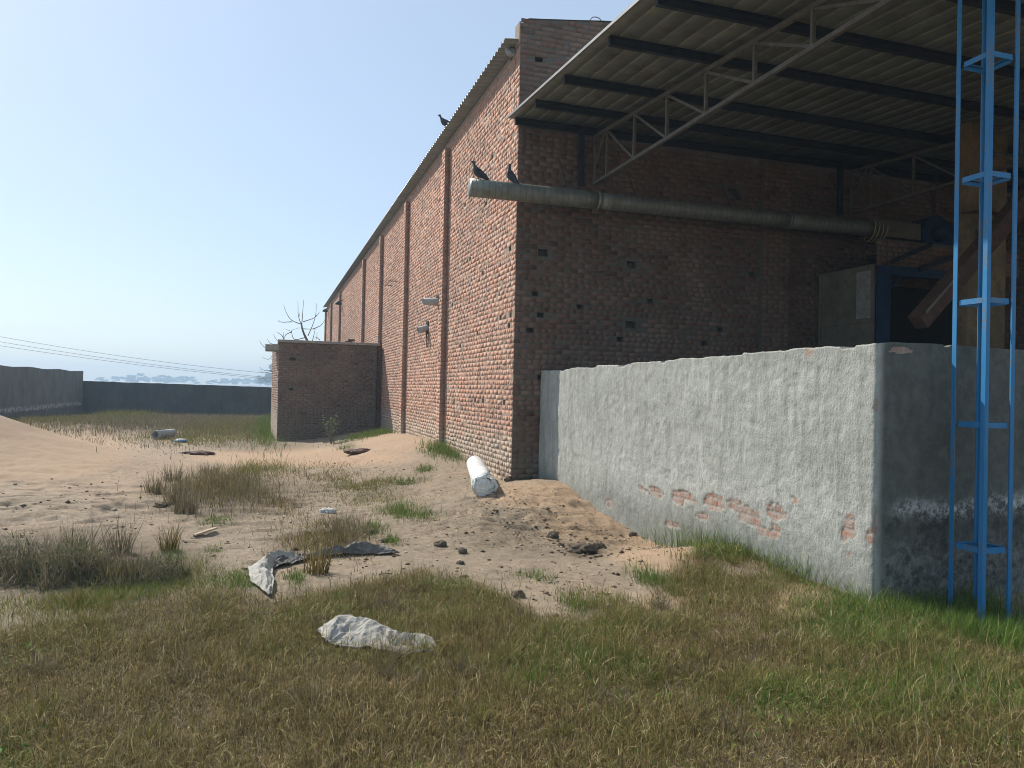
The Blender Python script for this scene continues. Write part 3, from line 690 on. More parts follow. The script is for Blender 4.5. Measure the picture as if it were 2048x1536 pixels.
mb = MB(); mb.box((XF2+.15, 11.0, zl(XE)-.47), (1.7, .7, .10)); mb.build('platform', M['darksteel'], bl)
co = MB()
for k in range(4):
    xx = float(onY(1740+8*k, 447, 11)[0]); pts = [(xx+.05*sin(2*pi*j/24)*(1 if k % 2 else .6)+.09*cos(2*pi*j/24)*.6, 11.0+.19*cos(2*pi*j/24), zl(xx)-.03+.20*sin(2*pi*j/24)) for j in range(25)]
    co.tube(pts, .011, 6, cap=False)
tag(co.build('wire_coil', M['brasswire'], None, True), 'coil of yellowish wire rings hung round the duct pipe', 'wire coil')

# ------------------------------------------------------------------ cabin, column, chute under the canopy
cb = thing('machine_cabin', 'dark machine cabin with beige side panel and blue framed opening behind the wall', 'cabin', (9.6, 10, 0))
mb = MB(); mb.box((9.585, 10.72, 1.75), (.04, 1.30, 4.2)); mb.box((9.56, 11.32, 1.75), (.05, .05, 4.2)); mb.box((9.56, 10.68, 2.9), (.03, 1.2, .04)); sp = mb.build('side_panel', M['panel'], cb)
mb = MB(); mb.box((9.557, 10.28, 3.35), (.012, .32, .80)); mb.build('inner_panel', M['concrete'], sp)
mb = MB(); mb.box((9.69, 9.98, 1.75), (.17, .14, 4.12)); mb.box((11.4, 9.98, 1.75), (.17, .14, 4.12)); mb.box((10.545, 9.98, 3.73), (1.54, .14, .16)); mb.bar((9.8, 9.97, 3.45), (10.05, 9.97, 3.66), .05, .05); mb.build('frame', M['bluedark'], cb, bevel=.006)
brick_patch('front_wall', cb, (9.6, 10.05, 0), (1, 0, 0), (0, -1, 0), 3.2, 3.82, lambda u: np.full(np.shape(u), 4.28), (), 1.0, .5, seed=90, bmat='shadebrick')
mb = MB(); mb.box((11.6, 11.2, 1.7), (3.0, .1, 4.0)); mb.build('rear_panel', M['black'], cb)  # near-black sheet painting the darkness inside the cabin
mb = MB(); mb.box((10.9, 10.5, 1.65), (1.5, .5, 1.4)); mb.box((10.7, 10.2, 2.25), (.5, .2, .3)); mb.build('machine_bed', M['rust'], cb, bevel=.01)
mb = MB(); mb.bar((9.75, 9.9, 3.86), (10.6, 9.9, 4.22), .05, .06); mb.bar((10.35, 9.9, 3.78), (11.5, 9.9, 4.20), .06, .07); mb.build('slanted_bar', M['darksteel'], cb)
mb = MB(); mb.bar((10.02, 10.1, 1.8), (9.99, 10.2, 2.95), .03, .03); mb.build('pole', M['panel'], cb)
cc = thing('concrete_column', 'thick ochre concrete column under the canopy behind the blue lattice column', 'column', (10.1, 8.7, 0))
mb = MB(); mb.box((10.20, 8.63, 2.7), (.75, .25, 6.2)); mb.build('shaft', M['column'], cc, bevel=.02)
mb = MB(); mb.box((10.15, 8.495, 2.7), (.16, .03, 6.1)); mb.build('rib', M['column'], cc, bevel=.01)
mb = MB(); mb.tube([(9.62, 8.44, 4.35), (10.1, 8.42, 4.42), (10.6, 8.44, 4.36)], .02, 6); mb.tube([(10.0, 8.44, 4.15), (10.0, 8.42, 4.05)], .06, 8); mb.build('rope_tie', M['rust'], cc)
ch = thing('chute', 'rusty slanting chute passing in front of the ochre concrete column', 'chute', (9, 7.8, 3))
a = onY(2060, 385, 7.8); b = onY(1835, 645, 7.8); mb = MB(); mb.bar(a, b, .20, .22); mb.build('trough', M['rust'], ch, bevel=.01)
d_ = Vector(b-a).normalized(); mb = MB(); mb.bar(Vector(b)-d_*.75+Vector((0, -.13, .12)), Vector(b)+Vector((0, -.13, .12)), .02, .03); mb.build('edge_rail', M['panel'], ch)

# ------------------------------------------------------------------ boundary walls
lw = MB(); n = 40
for i in range(n):
    y0, y1 = 8+(51.19-8)*i/n, 8+(51.19-8)*(i+1)/n; z0_, z1_ = 2.20+.03*math.sin(i*1.3), 2.20+.03*math.sin((i+1)*1.3)
    lw.add([(-10.75, y0, -.7), (-10.75, y1, -.7), (-10.75, y1, z1_), (-10.75, y0, z0_), (-10.98, y0, -.7), (-10.98, y1, -.7), (-10.98, y1, z1_), (-10.98, y0, z0_)], [(0, 3, 2, 1), (3, 7, 6, 2), (4, 5, 6, 7)]+([(1, 2, 6, 5)] if i == n-1 else [])+([(0, 4, 7, 3)] if i == 0 else []))
tag(lw.build('boundary_wall', M['wall_left']), 'higher grey rendered boundary wall with pale salt patches near its foot', 'wall', 'boundary walls of the yard')
fw = MB(); n = 60; rr = random.Random(3); zp = None
for i in range(n):
    x0, x1 = -10.95+(15.5+10.95)*i/n, -10.95+(15.5+10.95)*(i+1)/n
    za = 1.63-.011*(x0+10.7)*1.25+rr.uniform(-.012, .012) if zp is None else zp; zb = 1.63-.011*(x1+10.7)*1.25+rr.uniform(-.012, .012); zp = zb
    if i == n-1: pass
    fw.add([(x0, 55.6-4.4, -.9), (x1, 51.2, -.9), (x1, 51.2, zb), (x0, 51.2, za), (x0, 51.43, -.9), (x1, 51.43, -.9), (x1, 51.43, zb), (x0, 51.43, za)], [(0, 1, 2, 3), (3, 2, 6, 7), (5, 4, 7, 6)]) if x1 < FX-.1 else None
tag(fw.build('boundary_wall', M['wall_far']), 'lower dark weathered boundary wall closing the far end of the yard', 'wall', 'boundary walls of the yard')

# ------------------------------------------------------------------ power lines
for k, pts in enumerate([[(0, 674), (117, 692), (273, 717), (520, 745)], [(0, 684), (260, 722), (520, 754)], [(0, 692), (332, 735), (508, 756)]]):
    P3 = np.array([onY(x, y, 75) for x, y in pts]); co_ = np.polyfit(P3[:, 0], P3[:, 2], 2)
    co_[0] = abs(co_[0])*.5+.0012; lin = np.polyfit(P3[:, 0], P3[:, 2]-co_[0]*P3[:, 0]**2, 1)
    xs = np.linspace(-45, 16, 60); m_ = MB(); m_.tube([(x, 75+.12*k, co_[0]*x*x+lin[0]*x+lin[1]) for x in xs], .016, 5)
    tag(m_.build('power_line', M['wire'], None, True), ['topmost of three sagging power lines beyond the yard wall', 'middle of three sagging power lines beyond the yard wall', 'lowest of three sagging power lines beyond the yard wall'][k], 'power line', 'power lines')

# ------------------------------------------------------------------ vegetation helpers
def blades(root, length, width, heading, lean, curl, col, seed=0, nseg=3, droop=None):
    n = len(root); rng = np.random.default_rng(seed)
    V = np.zeros((n, 2*nseg+1, 3)); p = root.copy()
    hd = np.stack([np.cos(heading), np.sin(heading), 0*heading], 1); sd = np.stack([-np.sin(heading), np.cos(heading), 0*heading], 1)
    tw_ = rng.uniform(-1, 1, n); sidev = sd*np.cos(tw_)[:, None]+hd*np.sin(tw_)[:, None]
    ang = lean.copy(); 
    for k in range(nseg+1):
        wk = width*(1-(k/nseg)**1.5)*.5 if k < nseg else 0*width
        if k < nseg:
            V[:, 2*k] = p-sidev*wk[:, None]; V[:, 2*k+1] = p+sidev*wk[:, None]
            st = length/nseg; p = p+hd*(np.sin(ang)*st)[:, None]; p[:, 2] += np.cos(ang)*st
            ang = ang+curl/nseg; hz = rng.normal(0, .25, n); hd = hd*np.cos(hz)[:, None]+np.stack([-hd[:, 1], hd[:, 0], 0*hz], 1)*np.sin(hz)[:, None]
        else: V[:, 2*nseg] = p
    m = 2*nseg+1; b = np.arange(n)[:, None]*m
    Q = np.concatenate([b+np.array([[2*k, 2*k+1, 2*k+3, 2*k+2]]) for k in range(nseg-1)]) if nseg > 1 else np.zeros((0, 4), int)
    Tt = b+np.array([[2*nseg-2, 2*nseg-1, 2*nseg]])
    shade = np.repeat(col[:, None, :], m, 1)
    return V.reshape(-1, 3), Q, Tt, shade.reshape(-1, 3)
class Blades:
    def __init__(s): s.V = []; s.Q = []; s.T = []; s.C = []; s.n = 0
    def add(s, *a, **k):
        V, Q, Tt, C = blades(*a, **k); s.V.append(V); s.Q.append(Q+s.n); s.T.append(Tt+s.n); s.C.append(C); s.n += len(V)
    def build(s, name, parent=None):
        me = np_mesh(name, np.concatenate(s.V), np.concatenate(s.Q), np.concatenate(s.T), cols=np.concatenate(s.C)); return link(name, me, parent, M['blade'])
DRY = np.array([(.175, .12, .046), (.235, .17, .068), (.115, .073, .031), (.37, .285, .135), (.155, .135, .043), (.065, .042, .022)])
OLIVE = np.array([(.14, .14, .036), (.19, .178, .05), (.09, .105, .03), (.25, .225, .075)])
GREEN = np.array([(.075, .155, .022), (.052, .12, .020), (.11, .185, .03), (.15, .20, .05)])
GREYDRY = np.array([(.19, .155, .115), (.14, .11, .085), (.25, .205, .15), (.10, .08, .06)])
def pick(pal, n, rng, v=.16): return pal[rng.integers(0, len(pal), n)]*rng.normal(1, v, n).clip(.5, 1.6)[:, None]
def inside_ok(x, y):
    ok = ~((x > 4.52) & (y > 4.74)) & ~((x > FX-.12) & (y > 11.2)) & ~((x > .2) & (x < 3.6) & (y > 26.2) & (y < 30))
    return ok

# ------------------------------------------------------------------ foreground grass (one mass)
def grass_field():
    B = Blades(); rng = np.random.default_rng(5)
    N = 1700000
    x = rng.uniform(-5.0, 5.6, N); y = rng.uniform(1.3, 7.4, N)
    # thin out towards what stands outside the picture
    z = T(x, y); px, py, d = proj(x, y, z)
    f = foreground(px, py)
    cl = vnoise(x*6, y*6, 3); cl2 = fbm(x*1.6, y*1.6, 8, 3); cl3 = fbm(x*14, y*14, 18, 2)
    dens = f*(1.0+.3*cl2+.35*(cl-.5)+.3*cl3)
    right = sstep(1250, 1350, px)*(1-sstep(1230, 1330, py-.10*(px-1500)))
    dens = dens*(1-.45*right)
    for (cx, cy, rx, ry) in BARE: e_ = ell(px, py, cx, cy, rx*1.25, ry*1.25); dens = dens*(1-.72*sstep(.25, .95, e_*.9+(2.4*cl3+1.5*cl2)*(e_ > 0)))
    out = (px < -250)|(px > 2250)|(py > 1750); dens = dens*np.where(out, .35, 1)
    k = (rng.random(N) < np.clip(dens, 0, 1)) & inside_ok(x, y) & (d > .4)
    x, y, z, px, py = x[k], y[k], z[k], px[k], py[k]; n = len(x)
    g = .12+1.1*fbm(x*1.5+5, y*1.5, 44, 4)
    for (cx, cy, rx, ry, a) in [(1950, 1390, 220, 70, .2), (1850, 1240, 260, 60, .6), (1100, 1310, 150, 60, .08), (1450, 1090, 110, 30, .8), (1650, 1170, 130, 50, .4), (950, 1200, 130, 50, .2), (60, 1500, 160, 60, .2), (470, 1480, 120, 80, .15), (560, 1220, 180, 40, .2), (1700, 1400, 200, 80, .2), (1900, 1500, 200, 40, .2), (1250, 1490, 60, 40, .15)]:
        g = g+a*ell(px, py, cx, cy, rx, ry)
    for (cx, cy, rx, ry, a) in [(350, 1420, 380, 110, .30), (800, 1420, 260, 90, .25), (1000, 1480, 200, 60, .2)]:
        g = g-a*ell(px, py, cx, cy, rx, ry)
    r_ = rng.random(n); col = pick(DRY, n, rng)
    ol = r_ < np.clip(g*1.5, 0.08, .9); col[ol] = pick(OLIVE, ol.sum(), rng)
    gr = r_ < np.clip(g*1.1-.30, 0.0, .8); col[gr] = pick(GREEN, gr.sum(), rng)
    straw = rng.random(n) < .09; col[straw] = pick(np.array([(.58, .48, .28), (.46, .38, .21)]), straw.sum(), rng)
    tall = .55+.95*vnoise(x*2.8, y*2.8, 71)
    L = rng.gamma(4, .0155, n)*tall*(1+.75*np.clip(g, 0, 1)); L = np.clip(L, .02, .24)
    wd = rng.uniform(.0018, .0050, n)*(1+.35*gr)
    # clumps share a heading, so the mat lies in swirls
    hd = 2*pi*vnoise(x*2.2, y*2.2, 81)*2+rng.normal(0, 1.9, n)
    lean = np.abs(rng.normal(.6, .45, n)); curl = rng.normal(2.3, 1.5, n)
    B.add(np.stack([x, y, z-.006], 1), L, wd, hd, lean, curl, col, seed=3, nseg=4)
    s = rng.choice(np.flatnonzero(g > .12), 3500); xs, ys, zs = x[s], y[s], z[s]; m3 = len(s)
    B.add(np.stack([xs, ys, zs+rng.uniform(.01, .05, m3)], 1), rng.uniform(.02, .05, m3), rng.uniform(.009, .017, m3), rng.uniform(0, 2*pi, m3), rng.uniform(.7, 1.6, m3), rng.normal(.3, .4, m3), pick(np.vstack([GREEN, OLIVE]), m3, rng), seed=6, nseg=3)
    # taller weedy clumps that break the mat
    cn = 170; cx_ = rng.uniform(-3.5, 5.2, cn); cy_ = rng.uniform(1.6, 6.6, cn); rep = rng.integers(40, 190, cn); ci = np.repeat(np.arange(cn), rep)
    a_ = rng.uniform(0, 2*pi, len(ci)); q_ = np.abs(rng.normal(0, .055, len(ci)))*rng.uniform(.6, 1.6, cn)[ci]; xs = cx_[ci]+q_*np.cos(a_); ys = cy_[ci]+q_*np.sin(a_); zs = T(xs, ys); pxc, pyc, dc = proj(xs, ys, zs)
    kk = (foreground(pxc, pyc) > .5) & inside_ok(xs, ys); xs, ys, zs, ci, a_ = xs[kk], ys[kk], zs[kk], ci[kk], a_[kk]; m4 = len(xs)
    kind = rng.random(cn); cc = np.where((kind < .45)[ci][:, None], pick(OLIVE, m4, rng), np.where((kind < .62)[ci][:, None], pick(GREEN, m4, rng), pick(GREYDRY*.85, m4, rng)))
    B.add(np.stack([xs, ys, zs-.01], 1), rng.uniform(.05, .17, m4)*rng.uniform(.6, 1.3, cn)[ci], rng.uniform(.0022, .0055, m4), a_+rng.normal(0, .7, m4), np.abs(rng.normal(.45, .3, m4)), rng.normal(1.0, .7, m4), cc, seed=12, nseg=4)
    # thin erect seed stalks
    s = rng.choice(n, 5200, replace=False); xs, ys, zs = x[s], y[s], z[s]
    B.add(np.stack([xs, ys, zs], 1), rng.uniform(.12, .26, len(s)), rng.uniform(.0018, .003, len(s)), rng.uniform(0, 2*pi, len(s)), np.abs(rng.normal(.15, .15, len(s))), rng.normal(.4, .3, len(s)), pick(np.vstack([GREYDRY, DRY]), len(s), rng), seed=4, nseg=3)
    return B.build('grass')
o = grass_field(); tag(o, 'matted dry brown and green grass covering the foreground', 'grass', kind='stuff')

# ------------------------------------------------------------------ weedy patches further back (one mass)
PATCH = [  # px, py, rx, ry, density, palette, length, lean
    (455, 990, 110, 38, .33, GREYDRY, .26, .35), (430, 985, 100, 34, .22, DRY, .30, .2), (520, 942, 75, 20, .3, OLIVE, .22, .4), (650, 965, 100, 42, .30, DRY, .10, .6), (735, 985, 85, 28, .45, OLIVE, .12, .6),
    (720, 968, 110, 16, .5, OLIVE, .12, .5), (810, 966, 50, 8, .8, GREEN, .12, .6), (895, 905, 48, 20, 1.0, GREEN, .20, .4), (848, 940, 26, 9, .8, GREEN, .16, .5), (905, 885, 40, 12, .9, GREEN, .2, .4),
    (815, 1028, 48, 17, .7, GREEN, .16, .5), (745, 1060, 34, 12, .6, GREEN, .12, .5), (783, 1084, 14, 10, .9, GREEN, .14, .5), (640, 1085, 95, 40, .55, DRY, .16, .4), (690, 1070, 60, 40, .3, GREYDRY, .2, .3),
    (478, 1163, 66, 24, .9, GREEN, .11, .5), (592, 1162, 28, 22, .8, GREEN, .15, .5), (120, 1215, 220, 30, .6, OLIVE, .12, .5), (230, 1190, 190, 30, .5, GREEN, .10, .5), (380, 1160, 60, 45, .5, OLIVE, .12, .6), (335, 1120, 30, 14, .8, GREEN, .12, .6),
    (430, 1098, 22, 9, .8, GREEN, .07, .6), (1060, 1157, 50, 12, .6, GREEN, .09, .6), (1195, 1207, 70, 24, .7, OLIVE, .13, .5), (1308, 1163, 34, 22, .9, GREEN, .16, .4), (1150, 1215, 30, 16, .6, GREEN, .12, .5), (1420, 1150, 60, 40, .5, OLIVE, .16, .4),
    (1450, 1092, 100, 22, 1.0, GREEN*1.1, .34, .3), (1450, 1092, 80, 16, 1.0, GREEN*1.15, .28, .4), (1560, 1120, 60, 20, .9, GREEN, .26, .35), (1640, 1150, 100, 30, 1.0, GREEN, .26, .35), (1880, 1225, 160, 30, .9, GREEN, .24, .35), (1990, 1280, 120, 40, .9, GREEN, .24, .4),
    (430, 1042, 35, 8, .7, GREEN, .08, .6), (742, 872, 22, 4, .8, GREEN, .22, .4), (690, 898, 14, 3, .7, GREEN, .2, .5), (905, 1240, 60, 20, .5, OLIVE, .12, .5),
    (340, 850, 290, 22, .7, GREYDRY, .30, .4), (200, 842, 160, 14, .7, OLIVE, .30, .4), (470, 858, 100, 22, .7, OLIVE, .28, .4), (535, 862, 30, 24, 1.0, GREEN, .38, .3), (400, 880, 150, 14, .4, OLIVE, .2, .5), (560, 1010, 60, 30, .3, DRY, .15, .5), (260, 833, 60, 6, .8, OLIVE, .5, .3)]
def weeds():
    B = Blades(); rng = np.random.default_rng(15)
    for (cx, cy, rx, ry, dn, pal, Ln, lean0) in PATCH:
        c = ground(cx, cy); sx = ground(cx+rx, cy); sy0 = ground(cx, cy+ry); sy1 = ground(cx, max(cy-ry, 826))
        ax = max(.1, abs(sx-c)[:2].max()); ay = max(.12, np.hypot(*(sy0-sy1)[:2])/2); cyw = (sy0+sy1)/2
        D = float(np.hypot(c[0], c[1])); area = 4*ax*ay
        per = np.interp(D, [4, 8, 14, 26, 45], [4200, 2600, 900, 330, 120])*dn
        n = int(min(60000, area*per)); 
        if n < 10: continue
        a = rng.normal(0, .5, n); b = rng.normal(0, .5, n); x = cyw[0]+a*ax; y = cyw[1]+b*ay
        k = inside_ok(x, y) & (vnoise(x*3.3, y*3.3, 55)+.35*rng.random(n) > .42-.25*(dn > .85)); x, y = x[k], y[k]; n = len(x)
        if n < 5: continue
        z = T(x, y); wd = rng.uniform(.0025, .005, n)*np.interp(D, [4, 10, 25, 45], [1, 1.4, 3.0, 4.5])
        L = Ln*rng.uniform(.45, 1.15, n)*(.6+.8*vnoise(x*1.8, y*1.8, 66))
        B.add(np.stack([x, y, z-.01], 1), L, wd, rng.uniform(0, 2*pi, n), np.abs(rng.normal(lean0, .25, n)), rng.normal(.7, .5, n), pick(pal, n, rng, .22), seed=int(cx), nseg=3)
    return B.build('weeds')
o = weeds(); tag(o, 'scattered weeds and short grass patches on the husk covered ground', 'weeds', kind='stuff')

def litter():
    rng = np.random.default_rng(31); n = 26000
    x = np.concatenate([rng.uniform(-3, 4.4, n), rng.normal(2.8, 1.2, 9000)]); y = np.concatenate([rng.uniform(5.2, 17, n), rng.normal(9, 1.6, 9000)])
    z = T(x, y); px, py, d = proj(x, y, z); k = inside_ok(x, y) & (foreground(px, py) < .6) & (vnoise(x*1.3, y*1.3, 91)+.5*rng.random(len(x)) > .5); x, y, z = x[k], y[k], z[k]; n = len(x)
    B = Blades(); col = pick(np.array([(.42, .33, .22), (.25, .18, .11), (.12, .085, .06), (.52, .44, .32), (.16, .11, .075)]), n, rng)
    B.add(np.stack([x, y, z+.004], 1), rng.uniform(.015, .07, n), rng.uniform(.004, .011, n), rng.uniform(0, 2*pi, n), rng.normal(1.45, .12, n), rng.normal(0, .3, n), col, seed=8, nseg=2)
    return B.build('straw_litter')
o = litter(); tag(o, 'loose straw bits and crumbs strewn on the bare ground', 'straw litter', kind='stuff')

# ------------------------------------------------------------------ countable tufts and bushes
def tuft(px, py, h, spread, n, pal, label, fl=.1, group='dry grass tufts'):
    g = ground(px, py); rng = np.random.default_rng(int(px*7+py)+5000); B = Blades(); n = int(n*.5)
    D = float(np.hypot(g[0], g[1])); a = rng.uniform(0, 2*pi, n); r_ = spread*.45*np.sqrt(rng.random(n)); x = g[0]+r_*np.cos(a); y = g[1]+r_*np.sin(a)
    L = h*rng.uniform(.3, 1.15, n); wd = rng.uniform(.004, .008, n)*np.interp(D, [4, 9, 14], [1, 1.3, 1.8])
    B.add(np.stack([x, y, T(x, y)-.02], 1), L, wd, a+rng.normal(0, .9, n), np.abs(rng.normal(fl, .14, n))+r_/spread*.25, rng.normal(.25, .3, n), pick(pal, n, rng, .25), seed=int(px)+500, nseg=4)
    o = B.build('dry_tuft'); me = o.data
    me.transform(Matrix.Translation((-g[0], -g[1], -g[2]))); o.location = g
    return tag(o, label, 'grass tuft', group)
TUFTS = [(338, 1100, .34, .18, 240, DRY, 'upright brown reed tuft standing alone beside the wooden stick'), (238, 1110, .40, .22, 260, GREYDRY, 'grey brown reed tuft between the lone tuft and the dark scrub'), (150, 1120, .42, .40, 380, GREYDRY, 'wide grey reed tuft growing out of the dark scrub'),
         (632, 1145, .36, .22, 300, DRY, 'brown reed tuft growing through the crumpled tarpaulin'), (372, 1025, .42, .30, 320, GREYDRY, 'dense upright reed tuft at the front edge of the dry weed patch'), (352, 1005, .40, .3, 260, GREYDRY, 'reed tuft just behind the dense upright one in the weed patch'),
         (310, 985, .36, .32, 220, GREYDRY, 'outermost reed tuft of the dry weed patch nearest the husk mound'), (345, 960, .34, .35, 200, GREYDRY, 'smaller reed tuft at the back of the dry weed patch'), (420, 950, .32, .4, 200, GREYDRY, 'low dark tuft behind the dry weed patch'),
         (220, 1165, .26, .12, 90, DRY, 'thin rusty stalk tuft in front of the dark scrub'), (95, 1180, .24, .12, 90, GREYDRY, 'thin grey stalk tuft at the foot of the dark scrub'), (685, 1085, .26, .10, 60, DRY, 'sparse dry stalks behind the far end of the tarpaulin'), (150, 1215, .22, .12, 70, DRY, 'short brown stalks in the green grass below the scrub')]
for tt in TUFTS: tuft(*tt)
def scrub(px, py, rx, h, n, label):
    g = ground(px, py); rng = np.random.default_rng(int(px)+900); B = Blades()
    n = int(n*.42); a = rng.uniform(0, 2*pi, n); r_ = rng.random(n)**.62; x = g[0]+rx*r_*np.cos(a); y = g[1]+rx*.75*r_*np.sin(a)
    hh = h*np.sqrt(np.clip(1-r_**2, .05, 1))*(.15+1.35*vnoise(x*4.5, y*4.5, 13)**1.4); z = T(x, y)+hh*rng.random(n)**.8
    dark = np.array([(.10, .105, .06), (.07, .08, .05), (.15, .125, .08), (.22, .185, .13), (.06, .09, .038), (.18, .15, .10)])
    B.add(np.stack([x, y, z], 1), rng.uniform(.03, .12, n), rng.uniform(.004, .011, n), rng.uniform(0, 2*pi, n), rng.uniform(.2, 1.7, n), rng.normal(.4, .6, n), pick(dark, n, rng, .25), seed=int(px)+500, nseg=3)
    m_ = 420; a = rng.uniform(0, 2*pi, m_); r_ = rng.random(m_)*.7
    x = g[0]+rx*r_*np.cos(a); y = g[1]+rx*.75*r_*np.sin(a)
    B.add(np.stack([x, y, T(x, y)], 1), h*rng.uniform(.7, 1.5, m_), rng.uniform(.003, .006, m_), a, rng.uniform(.1, .7, m_), rng.normal(.5, .4, m_), pick(GREYDRY, m_, rng, .25), seed=5, nseg=4)
    o = B.build('scrub_bush'); o.data.transform(Matrix.Translation((-g[0], -g[1], -g[2]))); o.location = g
    tag(o, label, 'bush', 'low scrub bushes')
scrub(40, 1150, .62, .30, 9000, 'grey green low scrub bush at the picture edge below the husk mound')
scrub(165, 1155, .50, .26, 7000, 'low tangled scrub bush around the wide reed tuft')
scrub(265, 1160, .42, .22, 6500, 'dark low scrub bush nearest the tarpaulin')
scrub(-110, 1140, .6, .30, 6000, 'low scrub bush beyond the others away from the building')
# leafy plant at the shed
def leafy(px, py, h, label):
    g = ground(px, py); rng = np.random.default_rng(77)
    t = thing('leafy_plant', label, 'plant', g); st = MB(); B = Blades()
    for k in range(9):
        a = rng.uniform(0, 2*pi); L = h*rng.uniform(.6, 1.0); tip = Vector(g)+Vector((.34*cos(a)*rng.uniform(.3, 1), .25*sin(a), L)); mid = (Vector(g)+tip)/2+Vector((.05*cos(a), 0, .06))
        st.tube([g, mid, tip], [.012, .009, .004], 5)
        n = 34; tpos = rng.uniform(.25, 1, n); base = np.array([np.array(Vector(g).lerp(mid, min(1, q*2)) if q < .5 else mid.lerp(tip, q*2-1)) for q in tpos])
        B.add(base, rng.uniform(.05, .11, n), rng.uniform(.025, .045, n), rng.uniform(0, 2*pi, n), rng.uniform(.6, 1.7, n), rng.normal(.4, .4, n), pick(np.array([(.16, .22, .12), (.22, .28, .18), (.11, .16, .08)]), n, rng), seed=k, nseg=3)
    st.build('stem', M['bark'], t); B.build('leaves', t)
leafy(662, 888, .95, 'small leafy plant growing in the shade before the brick shed')

# ------------------------------------------------------------------ bare tree behind the shed
tr = thing('bare_tree', 'leafless young tree with upswept twigs rising behind the brick shed', 'tree', (1.6, 34, -.3))
Z8 = lambda x, y, dy=0: Vector(onY(500+x/4.8, 580+y/4.8, 34+dy))
trunk = MB(); trunk.tube([Vector((float(Z8(575, 495)[0]), 34, -.4)), Z8(566, 620), Z8(553, 495), Z8(520, 425), Z8(500, 370), Z8(495, 330)], [.12, .085, .055, .045, .038, .032], 9)
trunk.build('trunk', M['bark'], tr, True)
rr = random.Random(12)
BRN = [[(495, 330), (400, 290), (350, 220), (322, 140)], [(400, 305), (300, 308), (265, 285)], [(495, 330), (465, 250), (460, 100)], [(497, 330), (505, 230), (515, 95)], [(510, 305), (620, 265), (668, 210)], [(556, 440), (600, 340), (630, 240), (638, 128)],
       [(600, 375), (680, 340), (718, 285)], [(535, 455), (430, 475), (400, 410), (408, 385), (480, 362)], [(402, 400), (330, 370)], [(395, 405), (345, 430), (322, 485)], [(330, 480), (300, 430), (255, 405)], [(590, 520), (612, 440), (626, 370)], [(320, 470), (322, 405)],
       [(553, 520), (400, 560), (300, 520), (250, 470), (225, 425)], [(300, 522), (200, 515), (165, 465)], [(250, 520), (160, 555), (112, 520), (92, 483)], [(550, 600), (400, 640), (250, 610), (180, 665), (118, 645)], [(400, 645), (265, 745), (225, 700), (205, 655)],
       [(550, 700), (400, 760), (265, 770), (140, 772), (90, 738)], [(265, 772), (190, 785), (130, 795), (90, 768)], [(540, 780), (380, 800), (260, 830), (190, 880), (130, 852)], [(505, 372), (560, 375), (640, 375)], [(630, 250), (665, 225)], [(470, 260), (480, 215)], [(640, 470), (645, 400)], [(670, 480), (640, 455), (612, 450)]]
for b_ in BRN:
    k = len(b_); off = rr.uniform(-.7, .7); q = MB()
    pts = [Z8(x, y, off*i/max(1, k-1)) for i, (x, y) in enumerate(b_)]
    sm = []
    for i in range(len(pts)-1):
        p0, p1, p2, p3 = pts[max(i-1, 0)], pts[i], pts[i+1], pts[min(i+2, k-1)]
        for s_ in range(4):
            t_ = s_/4; sm.append(.5*((2*p1)+(-p0+p2)*t_+(2*p0-5*p1+4*p2-p3)*t_*t_+(-p0+3*p1-3*p2+p3)*t_**3))
    sm.append(pts[-1]); L = len(sm); r0_ = .020 if k > 2 else .013
    q.tube(sm, [r0_*(1-.72*i/(L-1)) for i in range(L)], 6); q.build('branch', M['bark'], tr, True)

# ------------------------------------------------------------------ distant trees
M['leaf'] = mat_plain('distant foliage', (.055, .085, .035), .9, 0, .4, .8)
def far_tree(px, Y, h, wd, label, seed):
    c = onY(px, 765, Y); rng = np.random.default_rng(seed); base = np.array([c[0], Y, -.5])
    t = thing('distant_tree', label, 'tree', base, 'distant trees beyond the yard wall')
    tk = MB(); tk.tube([base, base+np.array([.1, 0, h*.35]), base+np.array([.0, .1, h*.7])], [h*.035, h*.025, h*.01], 7); tk.build('trunk', M['bark'], t)
    n = 1500; nb = 11; bc = np.stack([rng.normal(0, wd*.27, nb), rng.normal(0, wd*.27, nb), rng.uniform(h*.32, h*.92, nb)], 1); bc[:, :2] *= (1.15-.75*(bc[:, 2:]/h-.3)); i = rng.integers(0, nb, n)
    v = rng.normal(0, 1, (n, 3)); v /= np.linalg.norm(v, axis=1)[:, None]; c_ = base+bc[i]+v*(rng.random(n)**.4)[:, None]*np.array([wd*.24, wd*.24, h*.13])*rng.uniform(.6, 1.2, nb)[i][:, None]
    s = rng.uniform(.25, .6, n)*h/10; a = rng.normal(0, 1, (n, 3)); a /= np.linalg.norm(a, axis=1)[:, None]; b = np.cross(a, rng.normal(0, 1, (n, 3))); b /= np.linalg.norm(b, axis=1)[:, None]
    V = np.stack([c_-a*s[:, None]-b*s[:, None]*.6, c_+a*s[:, None]-b*s[:, None]*.6, c_+a*s[:, None]+b*s[:, None]*.6, c_-a*s[:, None]+b*s[:, None]*.6], 1).reshape(-1, 3)
    link('crown', np_mesh('crown', V, quads=np.arange(n*4).reshape(-1, 4)), t, M['leaf'])
FAR = [(200, 420, 5.0, 6), (232, 430, 5.6, 8), (258, 410, 6.2, 7), (275, 400, 8.0, 9), (292, 420, 6.0, 7), (312, 425, 6.6, 9), (330, 400, 6.6, 8), (347, 430, 6.6, 9), (368, 410, 6.8, 9), (392, 430, 3.4, 7), (425, 420, 5.0, 8), (450, 410, 5.8, 8), (470, 400, 6.6, 7), (488, 420, 6.2, 8), (520, 380, 7.6, 9), (536, 330, 7.0, 8), (552, 240, 10.0, 9)]
